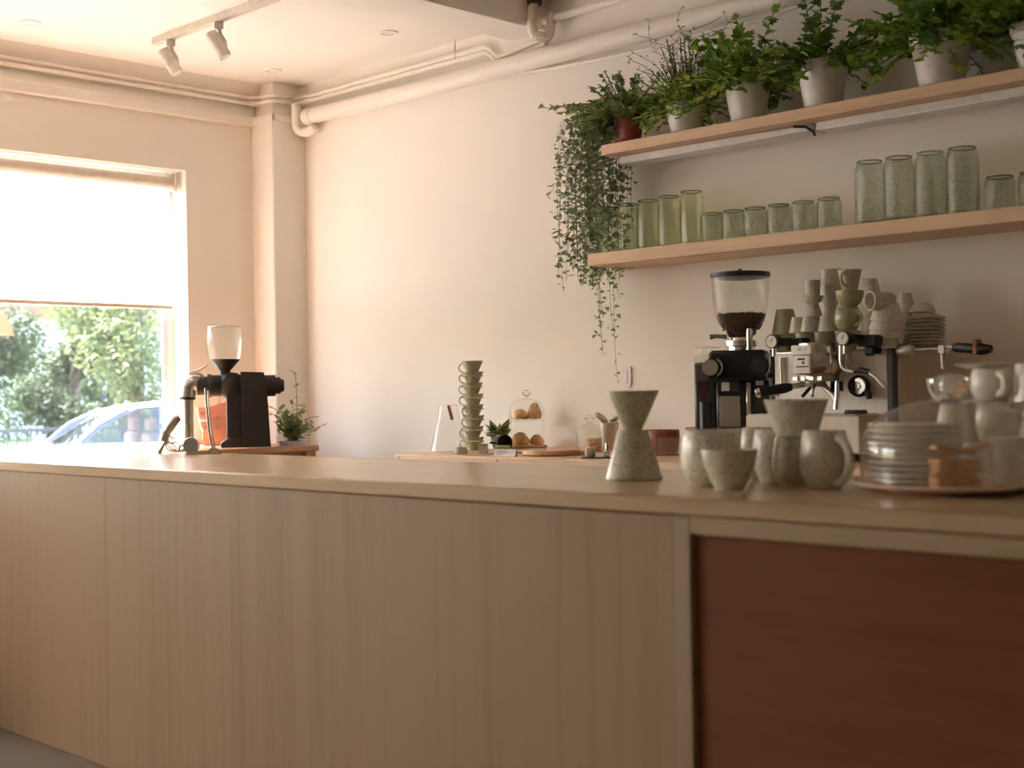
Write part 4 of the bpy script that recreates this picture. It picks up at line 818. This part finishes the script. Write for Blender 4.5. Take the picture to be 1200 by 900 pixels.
# right steam wand
s_ = MB().tube(spline([(ex(988, -.12), -.12, ez(408, -.12)), (ex(988, -.12), -.12, ez(428, -.12)), (ex(991, -.12), -.12, ez(435, -.12)), (ex(998, -.12), -.12, ez(438.5, -.12)), (ex(1004, -.12), -.12, ez(439, -.12))], 5), .0075, 12).build('steam_wand', 'chrome', o)
MB().tube([(ex(1003, -.12), -.12, ez(438, -.12)), (ex(1010, -.12), -.12, ez(437.5, -.12)), (ex(1020, -.12), -.12, ez(440, -.12))], [.009, .011, .009], 12).build('wand_grip', 'black', s_)
MB().tube([(ex(1019, -.12), -.12, ez(440, -.12)), (ex(1028, -.12), -.12, ez(447, -.12)), (ex(1037, -.12), -.12, ez(459, -.12))], .0055, 10).build('wand_tip', 'chrome', s_)
MB().tube([(ex(996, -.06), -.06, ez(412, -.06)), (ex(995, -.07), -.07, ez(430, -.07)), (ex(1000, -.03), -.03, ez(438, -.03))], .009, 10).build('feed_pipe', 'steel', o)
k = MB().cyl((ex(1008, -.02), -.02, ez(456, -.02)), (ex(1008, -.055), -.055, ez(456, -.055)), .037, 32).build('steam_knob', 'black', o)
MB().lathe([(.026, 0), (.029, .003), (.026, .006), (.012, .006), (.009, .010), (0, .010)], 28, Matrix.Translation((ex(1008, -.0552), -.0552, ez(456, -.0552))) @ Matrix.Rotation(R(90), 4, 'X')).build('knob_cap', 'chrome', k)
MB().tube([(ex(1016, -.04), -.04, ez(462, -.04)), (ex(1019, -.045), -.045, ez(467, -.045)), (ex(1020, -.045), -.045, ez(471, -.045))], [.012, .012, .009], 12).build('knob_paddle', 'black', k)
MB().cyl((ex(1008), 0, ez(456)), (ex(1008, -.02), -.02, ez(456, -.02)), .02, 20).build('knob_base', 'steel', o)
MB().tube(spline([(ex(966, -.07), -.07, ez(450, -.07)), (ex(969, -.075), -.075, ez(457, -.075)), (ex(978, -.09), -.09, ez(465, -.09)), (ex(982, -.1), -.1, ez(473, -.1))], 5), [.011]*16, 12).build('swivel_pipe', 'steel', o)
MB().tube([(ex(983, -.12), -.12, ez(450, -.12)), (ex(983, -.12), -.12, ez(462, -.12)), (ex(981, -.125), -.125, ez(483, -.125))], [.007, .009, .009], 12).build('water_spout', 'chrome', o)
MB().box((ex(975, -.10), -.10, ez(462, -.10)), (ex(990, -.02), -.02, ez(450, -.02)), .006).build('spout_block', 'black', o)
MB().lathe([(0, 0), (.036, 0), (.038, .003), (.034, .012), (0, .012)], 24, Matrix.Translation((ex(1004, -.11), -.11, .1615))).build('tamp_pad', 'black', o)
# side arm with lever handle
sa = MB().lathe([(.022, 0), (.024, .004), (.024, .045), (.018, .055), (.006, .058)], 24, Matrix.Translation((ex(1047)+.001, .03, ez(417))) @ Matrix.Rotation(R(90), 4, 'Y')).build('side_valve', 'brushed', o)
MB().cyl((ex(1063), .03, ez(416)), (ex(1091), .03, ez(415.5)), .0045, 10).build('rod', 'chrome', sa)
MB().box((ex(1091), .015, ez(422)), (ex(1099), .045, ez(411)), .004).build('joint', 'chrome', sa); MB().cyl((ex(1094), .03, ez(421)), (ex(1095), .03, ez(438)), .006, 10).build('wand_stub', 'steel', sa); MB().cyl((ex(1093), .045, ez(421)), (ex(1090), .05, ez(436)), .005, 10).build('wand_stub', 'dark_grey', sa)
MB().cyl((ex(1099), .03, ez(414)), (ex(1107), .03, ez(415)), .008, 12).build('rod_end', 'chrome', sa)
MB().tube([(ex(1106), .03, ez(415)), (ex(1110), .03, ez(415)), (ex(1126), .03, ez(417)), (ex(1128), .03, ez(417)), (ex(1136), .03, ez(418)), (ex(1144), .03, ez(418))], [.013, .016, .016, .018, .019, .012], 16).build('lever_handle', 'black', sa)
MB().box((ex(1128), .01, ez(424)), (ex(1132), .05, ez(407)), .003).build('handle_bracket', 'leather', sa)

# ------------------------------------------------------------------ cups heaped on the machine
TZ = ZB+.0005+ez(413)+.0005; G = 'cups heaped on the espresso machine'
def pile(x, y, z, w_, h, mat, sh, lab, inv=False, hd=None, rot=None, name='cup', hr=.005, cat='cup'): return cup(name, lab, (x, y, z), w_, h, mat, sh, hd, inv, G, rot=rot, hr=hr, cat=cat)
L1 = TZ+.0655
pile(-2.83, 4.24, TZ, .095, .063, 'moss', 'cone', 'moss green cup under the tall upturned one by the grinder hopper')
pile(-2.83, 4.24, L1, .100, .093, 'moss', 'cone', 'tall upturned moss green cup closest to the grinder hopper', True)
pile(-2.672, 4.13, TZ, .072, .063, 'moss', 'bowl', 'dark mossy bowl under the small upturned cups next to the grinder', name='small_bowl', cat='bowl')
pile(-2.594, 4.13, TZ, .074, .063, 'moss', 'bowl', 'dark mossy bowl under the small upturned cups next to the round mug', name='small_bowl', cat='bowl')
for x, y, lab in ((-2.702, 4.125, 'small pale upturned cup, first in the row beside the moss green cup'), (-2.642, 4.105, 'small pale upturned cup in the middle of the row of three'), (-2.581, 4.12, 'small pale upturned cup touching the round green mug')): pile(x, y, L1, .060, .054, 'sage_pale', 'cone', lab, True)
pile(-2.500, 4.125, TZ, .088, .063, 'olive', 'cone', 'olive cup under the round green mug')
pile(-2.500, 4.125, L1, .090, .078, 'moss', 'round', 'round glossy green mug with its handle to one side, mid heap', False, -.35)
pile(-2.490, 4.125, L1+.080, .096, .055, 'moss', 'bowl', 'glossy green bowl balanced on the round green mug', name='small_bowl', cat='bowl')
pile(-2.489, 4.125, L1+.1365, .080, .070, 'olive', 'cone', 'olive mug with its handle turned outward on the green bowl', False, vd-.55, hr=.006)
z = TZ
for w_, h, sh, inv, lab in ((.076, .060, 'cone', 0, 'pale cup at the foot of the second back column'), (.072, .062, 'cone', 1, 'pale upturned cup second up in the second back column'), (.069, .042, 'cone', 1, 'pale upturned cup in the middle of the second back column'), (.075, .030, 'bowl', 0, 'pale shallow bowl near the top of the second back column'), (.058, .054, 'straight', 0, 'slim pale cup topping the second back column')):
    pile(-2.708, 4.235, z, w_, h, 'sage_pale', sh, lab, bool(inv)); z += h+.0022
z = TZ
for w_, h, sh, inv, lab in ((.08, .078, 'cone', 0, 'pale cup at the foot of the tallest column'), (.08, .076, 'cone', 1, 'pale upturned cup second up in the tallest column'), (.082, .083, 'bowl', 0, 'deep pale cup third up in the tallest column'), (.080, .057, 'straight', 0, 'pale cup crowning the tallest column of the heap')):
    pile(-2.695, 4.335, z, w_, h, 'sage_pale', sh, lab, bool(inv)); z += h+.0022
z = TZ
for w_, h, inv, lab in ((.075, .063, 0, 'pale cup at the foot of the column behind the green mug'), (.073, .063, 1, 'pale upturned cup second up behind the green mug'), (.072, .058, 0, 'pale cup third up behind the green mug'), (.082, .064, 1, 'wide pale upturned cup crowning the column behind the green mug')):
    pile(-2.535, 4.335, z, w_, h, 'sage_pale', 'cone', lab, bool(inv)); z += h+.0022
for k in range(4):
    lab = ('pale bowl at the foot of the leaning nested bowls', 'pale bowl second up in the leaning nested bowls', 'pale bowl third up in the leaning nested bowls', 'pale bowl on top of the leaning nested bowls')[k]
    pile(-2.365+k*.004, 4.128, TZ+.006+k*.0285, .112, .060, 'sage_pale', 'cone', lab, True, rot=(R(1.5*k), R(1+2.5*k), 0), name='small_bowl', cat='bowl')
pile(-2.335, 4.13, TZ+.157, .066, .085, 'sage_pale', 'straight', 'pale handled mug lying on its side on the nested bowls', False, math.pi, rot=(R(90), 0, R(-25)))
z = TZ
for w_, h, inv, lab in ((.066, .063, 0, 'small pale cup at the foot of the column behind the saucers'), (.064, .061, 1, 'small pale upturned cup second up behind the saucers'), (.064, .066, 1, 'small pale upturned cup topping the column behind the saucers')):
    pile(-2.397, 4.335, z, w_, h, 'sage_pale', 'cone', lab, bool(inv)); z += h+.0022
for k in range(9):
    p = thing('saucer', 'pale upturned saucer %s the stack next to the nested bowls' % nth(k, 9), 'saucer', (-2.300+.0015*k, 4.275, TZ+.0003+k*.0125), .3*k, 'upturned saucers on the machine', )
    f_ = 1-.012*k; MB().lathe([(0, .0205), (.030*f_, .0205), (.032*f_, .017), (.060*f_, .010), (.073*f_, .001), (.072*f_, 0), (.058*f_, .007), (.03*f_, .0135), (0, .0135)], 32).build('body', 'sage_pale', p)
pile(-2.300, 4.275, TZ+.1225, .085, .030, 'sage_pale', 'bowl', 'shallow pale bowl upturned on the stack of saucers', True, name='small_bowl', cat='bowl')

# ------------------------------------------------------------------ bench grinder with pipe, paper bag, tools
ox, oy = -5.75, 3.865
o = thing('bench_grinder', 'tall black coffee grinder with empty glass hopper and steel pipe on the window bench', 'grinder', (ox, oy, ZB+.0005), R(58))
q = .00415
def kz(py): return (525-py)*q
def kx(px): return (px-297)*q
MB().prism([(kx(288), 0), (kx(323), 0), (kx(319.5), kz(460)), (kx(316), kz(436)), (kx(289), kz(435))], -.075, .085, 1).build('body', 'black_soft', o)
MB().box((kx(272), -.05, .0), (kx(288), .06, kz(455)), .004).build('front_column', 'black_soft', o)
MB().prism([(kx(265), 0), (kx(288), 0), (kx(288), kz(513)), (kx(274), kz(513)), (kx(265), kz(520))], -.07, .08, 1).build('base', 'black_soft', o)
def axcyl(px0, px1, py, r, name, mat, n=28, r1=None): return MB().cyl((kx(px0), 0, kz(py)), (kx(px1), 0, kz(py)), r, n, r1).build(name, mat, o)
h = MB().lathe([(.050, 0), (.062, .02), (.066, .05), (.062, .08), (.05, .1)], 30, Matrix.Translation((kx(266), 0, kz(451))) @ Matrix.Rotation(R(90), 4, 'Y')).build('burr_housing', 'black_soft', o)
axcyl(254, 266, 451, .053, 'housing_ring', 'black'); axcyl(250, 255, 451, .058, 'dial_ring', 'dark_grey'); axcyl(238, 250, 451, .046, 'front_collar', 'black_soft')
axcyl(316, 330, 452, .054, 'motor_housing', 'black_soft'); axcyl(330, 336, 452, .042, 'motor_end', 'black_soft'); axcyl(336, 340.5, 452, .036, 'end_cap', 'black_soft', 28, .028)
mt = Matrix.Translation((kx(271), 0, 0))
MB().lathe([(.020, kz(440)), (.024, kz(436)), (.028, kz(433)), (.072, kz(421)), (.074, kz(419.5))], 36, mt).build('funnel', 'black', o)
MB().lathe([(.073, kz(419)), (.082, kz(412)), (.087, kz(400)), (.086, kz(390)), (.081, kz(380.5))], 40, mt, cap0=False, cap1=False).build('hopper', 'hopper_glass', o)
MB().lathe([(0, kz(379)), (.06, kz(379.3)), (.081, kz(380.3)), (.082, kz(381)), (.0, kz(380.8))], 36, mt).build('hopper_lid', 'steel', o)
MB().tube(spline([(kx(240), 0, kz(450)), (kx(233), 0, kz(448)), (kx(228), 0, kz(453)), (kx(226.5), 0, kz(464))], 6), [.042]*19, 20).build('elbow', 'steel', o)
MB().cyl((kx(226.5), 0, kz(467.5)), (kx(226.5), 0, kz(463.5)), .040, 24).build('pipe_ring', 'black', o)
MB().cyl((kx(226.5), 0, 0), (kx(226.5), 0, kz(467.5)), .029, 22).build('chute_pipe', 'steel', o)
MB().tube([(kx(231), -.02, kz(434)), (kx(242), -.025, kz(432)), (kx(250), -.03, kz(426))], .004, 8).build('clamp_lever', 'steel', o)
MB().tube([(kx(230), -.03, kz(436)), (kx(240), -.035, kz(436)), (kx(246), -.03, kz(440))], .008, 8).build('clamp', 'steel', o)
o = thing('paper_bag', 'crumpled coral paper bag behind the bench grinder', 'bag', (-6.06, 3.875, ZB+.0005), facing(-6.06, 3.875))
random.seed(4); nx, nz_ = 7, 8; vs = []; fs = []
ring = [(-1, -1), (-.35, -1.05), (.3, -.95), (1, -1), (1.02, 0), (1, 1), (.3, .9), (-.4, 1.05), (-1, 1), (-.95, 0)]
for k in range(nz_+1):
    t = k/nz_; wv = np.interp(t, [0, .35, .6, .85, 1], [.060, .066, .085, .088, .096]); dv = np.interp(t, [0, .5, .85, 1], [.042, .045, .03, .022])
    for x, y in ring:
        j = .004+.005*t; vs.append((x*wv+random.gauss(0, j), y*dv+random.gauss(0, j), .205*t*(1+.05*x)+(random.gauss(0, .006) if 0 < k else 0)))
n_ = len(ring)
for k in range(nz_):
    for i in range(n_): fs.append((k*n_+i, k*n_+(i+1) % n_, (k+1)*n_+(i+1) % n_, (k+1)*n_+i))
fs.append(tuple(reversed(range(n_)))); MB().add(vs, fs).build('paper', 'coral', o, 25)
MB().tube(spline([(.02, -.02, .19), (.024, -.02, .27), (.05, -.02, .30), (.07, -.02, .26), (.065, -.02, .19)], 5), .003, 6).build('handle', 'coral', o)
# tools standing at the back edge of the bar
o = thing('spray_gun', 'steel hand sprayer propped up at the back edge of the bar', 'sprayer', (-4.60, 2.735, ZT+.0005), facing(-4.6, 2.735))
q = .00315
MB().tube([((200-212)*q, 0, 0), ((205-212)*q, 0, .028), ((209-212)*q, 0, .050)], [.009, .006, .005], 10).build('nozzle', 'steel', o)
MB().tube([((206-212)*q, 0, .045), ((208-212)*q, 0, .075), ((212-212)*q, 0, .088)], [.018, .017, .013], 14).build('head', 'steel', o)
MB().tube([((208-212)*q, 0, .07), ((214-212)*q, 0, .10), ((221-212)*q, 0, .128), ((225-212)*q, 0, .135)], [.014, .017, .016, .012], 14).build('grip', 'steel', o)
MB().tube([((210-212)*q, -.012, .075), ((216-212)*q, -.016, .055), ((219-212)*q, -.014, .06)], .003, 8).build('trigger', 'chrome', o)
random.seed(21)
for k in range(4):
    MB().tube(spline([((207-212)*q, .0, .05), ((210+2*k-212)*q, .004*k, .016+.006*k), ((219+2*k-212)*q, .012*k, .006), ((228+k-212)*q, .008*k, .006+.004*k), ((236-212)*q, .0, .012)], 6), .0028, 6).build('hose', 'cable', o)
o = thing('steel_disc', 'round steel disc standing on edge next to the hand sprayer', 'disc', (-4.475, 2.755, ZT+.0305), 0, None, rot=(R(82), 0, facing(-4.475, 2.755)-.25))
MB().lathe([(0, -.014), (.026, -.014), (.030, -.010), (.030, .010), (.028, .014), (0, .016)], 28).build('body', 'steel', o); MB().tube([(-.03, .0, 0), (-.042, .0, .0), (-.048, -.02, 0)], .005, 8).build('lug', 'steel', o)
o = thing('wire_stand', 'thin steel rod stand with splayed feet in front of the black bench grinder', 'stand', (-4.372, 2.775, ZT+.0005), facing(-4.37, 2.775))
MB().tube(spline([(-.018, .03, .245), (-.012, .025, .15), (-.004, .012, .07), (.008, .0, .012)], 5), .004, 8).build('rod', 'steel', o); MB().tube(spline([(-.008, .035, .235), (-.004, .03, .15), (.006, .02, .07), (.016, .012, .012)], 5), .003, 8).build('rod', 'steel', o)
MB().prism([(-.03, -.02), (.045, -.008), (.045, .006), (.01, .02), (-.03, .012)], 0, .006, 2).build('foot_plate', 'steel', o); MB().tube([(-.01, 0, .008), (.01, 0, .022), (.028, 0, .010)], .006, 8).build('hinge', 'steel', o)
MB().tube([(-.09, .0, .004), (-.03, .0, .004)], .004, 8).build('rail', 'cable', o)

# ------------------------------------------------------------------ street outside
GZ = -.35
struct(MB().box((-70, -40, GZ-.3), (XW-.30, 60, GZ), 0), 'ground_street', 'asphalt', 'grey street outside the window')
struct(MB().box((XW-2.2, -20, GZ+.001), (XW-.31, 40, GZ+.12), .01), 'ground_pavement', 'pavement', 'pale pavement outside the window')
struct(MB().box((-60, -30, GZ+.001), (-19.2, 50, GZ+.1), .01), 'ground_verge', 'grass', 'grass verge across the street')
def car(label, name, loc, rz, paint, roof0, roof1):
    o = thing(name, label, 'car', loc, rz)
    # +X forward; lower body lofted from side stations: (x, half width, z low, z shoulder, z belt)
    st = [(-2.15, .62, .42, .62, .70), (-2.05, .76, .30, .70, .88), (-1.5, .84, .20, .75, .95), (-.4, .86, .20, .75, .93), (.65, .86, .20, .74, .92), (1.2, .84, .20, .70, .85), (1.75, .80, .24, .62, .74), (2.08, .70, .32, .52, .60), (2.16, .55, .38, .46, .50)]
    vs = []; fs = []
    for x, hw, a, s_, b in st:
        prof = [(-hw*.92, a), (-hw, (a+s_)/2), (-hw, s_), (-hw*.90, b), (-hw*.45, b+.025), (hw*.45, b+.025), (hw*.90, b), (hw, s_), (hw, (a+s_)/2), (hw*.92, a)]
        vs += [(x, y, z) for y, z in prof]
    n = 10
    for i in range(len(st)-1):
        for k in range(n): fs.append((i*n+k, i*n+(k+1) % n, (i+1)*n+(k+1) % n, (i+1)*n+k))
    fs += [tuple(range(n)), tuple(reversed(range((len(st)-1)*n, len(st)*n)))]
    MB().add(vs, fs).build('body', paint, o, 50)
    zr = 1.43; bw_, rw = .76, .60
    rv = []; rf = []
    xs = [roof0+.04, roof0-.12, (roof0+roof1)/2, roof1+.15, roof1-.04]; zs = [zr-.05, zr+.0, zr+.035, zr+.005, zr-.05]
    for x, z in zip(xs, zs):
        for y, dzz in ((-rw, -.035), (-rw*.7, 0), (0, .012), (rw*.7, 0), (rw, -.035)): rv.append((x, y, z+dzz))
    for i in range(4):
        for k in range(4): rf.append((i*5+k, i*5+k+1, (i+1)*5+k+1, (i+1)*5+k))
    m_ = MB().add(rv, rf); m_.add([(x, y, z-.035) for x, y, z in rv], [tuple(reversed(f)) for f in rf]); m_.build('roof', paint, o, 60)
    xb0, xb1, xm = .82, -1.75, (roof0+roof1)/2-.1
    for s in (-1, 1):
        MB().tube([(xb0, s*bw_, .90), ((xb0+roof0)/2+.02, s*(bw_+rw)/2+s*.03, 1.19), (roof0, s*rw, zr-.06)], .035, 8).build('pillar', 'car_trim', o)
        MB().tube([(xm-.05, s*bw_, .93), (xm, s*rw, zr-.05)], .04, 8).build('pillar', 'car_trim', o)
        MB().tube([(xb1, s*bw_*.95, .95), (roof1, s*rw, zr-.06)], .055, 8).build('pillar', paint, o)
        e = .004*s
        MB().add([(xb0-.08, s*bw_+e, .93), (xm-.02, s*bw_+e, .94), (xm+.03, s*rw+e, zr-.07), (roof0-.06, s*rw+e, zr-.07)], [(0, 1, 2, 3)]).build('side_window', 'car_glass', o, 0)
        MB().add([(xm-.10, s*bw_+e, .94), (xb1+.06, s*bw_*.95+e, .96), (roof1+.03, s*rw+e, zr-.07), (xm-.05, s*rw+e, zr-.07)], [(0, 1, 2, 3)]).build('side_window', 'car_glass', o, 0)
        MB().lathe([(0, -.09), (.05, -.07), (.08, 0), (.05, .06), (0, .07)], 14, Matrix.Translation((.82, s*.93, .97)) @ Matrix.Rotation(R(90), 4, 'Y') @ Matrix.Diagonal((.8, 1.2, .8, 1))).build('wing_mirror', paint, o)
        for x in (1.32, -1.33):
            wl = MB().lathe([(.12, -.10), (.30, -.10), (.32, -.07), (.32, .07), (.30, .10), (.20, .10), (.12, .06)], 28, Matrix.Translation((x, s*.78, .32)) @ Matrix.Rotation(R(-90*s), 4, 'X')).build('wheel', 'rubber', o)
            MB().lathe([(0, .07), (.06, .08), (.19, .085), (.2, .101), (0, .095)], 16, Matrix.Translation((x, s*.78, .32)) @ Matrix.Rotation(R(-90*s), 4, 'X')).build('hub_cap', 'brushed', wl)
        MB().box((2.03, s*.42, .50), (2.13, s*.66, .60), .02).build('headlight', 'hopper_glass', o)
        MB().box((.30, s*.46-.22, .50), (.42, s*.46+.22, 1.02), .04).build('seat_back', 'seat', o) if False else MB().box((-.32, s*.37-.23, .45), (-.18, s*.37+.23, 1.08), .05).build('seat', 'seat', o)
        MB().box((-.30, s*.37-.12, 1.10), (-.20, s*.37+.12, 1.27), .04).build('headrest', 'seat', o)
    MB().add([(xb0+.02, -bw_+.03, .92), (xb0+.02, bw_-.03, .92), (roof0+.03, rw-.03, zr-.05), (roof0+.03, -rw+.03, zr-.05), (xb0+.08, 0, .93), (roof0+.07, 0, zr-.03)], [(0, 4, 5, 3), (4, 1, 2, 5)]).build('windscreen', 'car_glass', o, 60)
    MB().add([(xb1-.02, -bw_*.9, .96), (xb1-.02, bw_*.9, .96), (roof1-.03, rw-.04, zr-.06), (roof1-.03, -rw+.04, zr-.06)], [(0, 1, 2, 3)]).build('rear_window', 'car_glass', o, 0)
    MB().tube([(xb0+.13, -.2, .925), (xb0+.05, .1, .95), (xb0-.03, .42, .985)], .009, 6).build('wiper', 'black', o); MB().tube([(xb0+.12, -.60, .92), (xb0+.06, -.35, .95), (xb0-.0, -.08, .98)], .009, 6).build('wiper', 'black', o)
    return o
car('white hatchback parked across the window on the street', 'parked_car', (-15.6, 8.62, GZ), R(-103), 'car_white', .10, -1.15)
car('blue car parked behind the white hatchback', 'parked_car', (-16.2, 13.7, GZ), R(-95), 'car_blue', .10, -1.2)
f = thing('iron_fence', 'dark iron railing across the street in front of the trees', 'fence', (-19.0, 6.0, GZ+.1))
MB().box((-.02, -3, .95), (.02, 8, 1.0), .004).build('top_rail', 'iron', f); MB().box((-.015, -3, .12), (.015, 8, .16), .004).build('bottom_rail', 'iron', f)
me = None
for i in range(74):
    if me is None: b0 = MB().cyl((0, 0, 0), (0, 0, .95), .014, 6).build('bar', 'iron', f); me = b0.data; b0.location = (0, -2.95, 0)
    else: link('bar', me, f, (0, -2.95+i*.148, 0))
def tree(label, loc, hgt, spread, mat, n, ls, seed, name='street_tree', low=.25, puffs=16):
    random.seed(seed); o = thing(name, label, 'tree', loc)
    tk = MB().tube(spline([(0, 0, 0), (.05, .05, hgt*.3), (-.05, .1, hgt*.6), (0, 0, hgt*.9)], 4), [.14-.009*i for i in range(13)], 8).build('trunk', 'bark', o)
    cs = []
    br = MB()
    for i in range(puffs):
        a = i*2.399; zc = hgt*(low+(1-low)*((i*.618) % 1)); rad = spread*(.25+.75*random.random())*math.sin(math.pi*min(1, max(.12, (zc/hgt-low*.7)/(1-low*.7))))**.6
        c_ = Vector((rad*math.cos(a), rad*math.sin(a), zc)); cs.append((c_, spread*random.uniform(.28, .5)))
        br.tube(spline([(0, 0, zc*.6), (c_.x*.5, c_.y*.5, zc*.8), c_], 3), [.045-.005*k for k in range(7)], 5)
    br.build('branches', 'bark', o)
    it = []
    for i in range(n):
        c_, r_ = random.choice(cs); d = Vector((random.gauss(0, 1), random.gauss(0, 1), random.gauss(0, 1))).normalized()*r_*random.uniform(.55, 1.1)
        it.append((tuple(c_+d), rotm((random.gauss(0, 1), random.gauss(0, 1), random.gauss(-.2, .7)), random.uniform(-1, 1), 0), ls*random.uniform(.6, 1.3)))
    bulk('foliage', LMO[mat], it, o, mat)
tree('dense dark green street tree behind the iron railing', (-21.5, 9.0, GZ+.1), 2.75, 1.35, 'leaf_out', 9000, .13, 1, low=.30)
tree('dark green street tree beside the made-up parasol', (-23.6, 12.0, GZ+.1), 3.1, 1.3, 'leaf_out', 8000, .13, 2, low=.25)
tree('loose grey green tree standing between the two dark trees', (-26, 14.2, GZ+.1), 3.6, 1.4, 'leaf_out', 3500, .14, 3, low=.3)
tree('tall pale leaved tree beside the window edge', (-17.8, 10.0, GZ+.1), 5.2, 1.35, 'leaf_out_pale', 6500, .12, 4, low=.32, puffs=22)
tree('tall pale leaved tree further along the street', (-20.6, 13.9, GZ+.1), 5.8, 1.6, 'leaf_out_pale', 6000, .13, 6, low=.25, puffs=22)
tree('low pale shrub at the foot of the iron railing', (-20.2, 7.4, GZ+.1), 1.2, .7, 'leaf_out_pale', 1500, .12, 8, 'street_shrub', .2)
tree('low pale shrub growing under the dark trees', (-19.8, 10.9, GZ+.1), 1.2, .6, 'leaf_out_pale', 1800, .12, 9, 'street_shrub', .2)
p = thing('parasol_made_up', 'pale orange parasol made up for a patch in the window view', 'parasol', (-18.4, 7.98, GZ))  # parasol shape made up to give the orange patch in the window view
MB().lathe([(.52, 2.42), (.50, 2.50), (.40, 2.70), (.22, 2.84), (0, 2.90)], 8, cap0=False).build('canopy', 'parasol', p, 20); MB().cyl((0, 0, 0), (0, 0, 2.88), .025, 10).build('pole', 'iron', p); MB().lathe([(0, 0), (.28, 0), (.28, .06), (.05, .1), (0, .1)], 20).build('base', 'iron', p)
hs = thing('street_house', 'pale house standing far behind the street trees', 'building', (-48, 20, GZ))
MB().box((-6, -14, 0), (0, 22, 4.6), .02).build('wall', 'house_wall', hs); MB().prism([(-14.4, 4.6), (22.4, 4.6), (18, 6.4), (-10, 6.4)], -6.4, .4, 0).build('roof', 'roof_tile', hs)
for i in range(6):
    w_ = MB().box((.01, -12+i*5.6, 1.2), (.06, -10.2+i*5.6, 2.9), .01).build('window', 'whitepaint', hs); MB().box((.065, -11.85+i*5.6, 1.35), (.07, -10.35+i*5.6, 2.75), 0).build('pane', 'car_trim', w_)
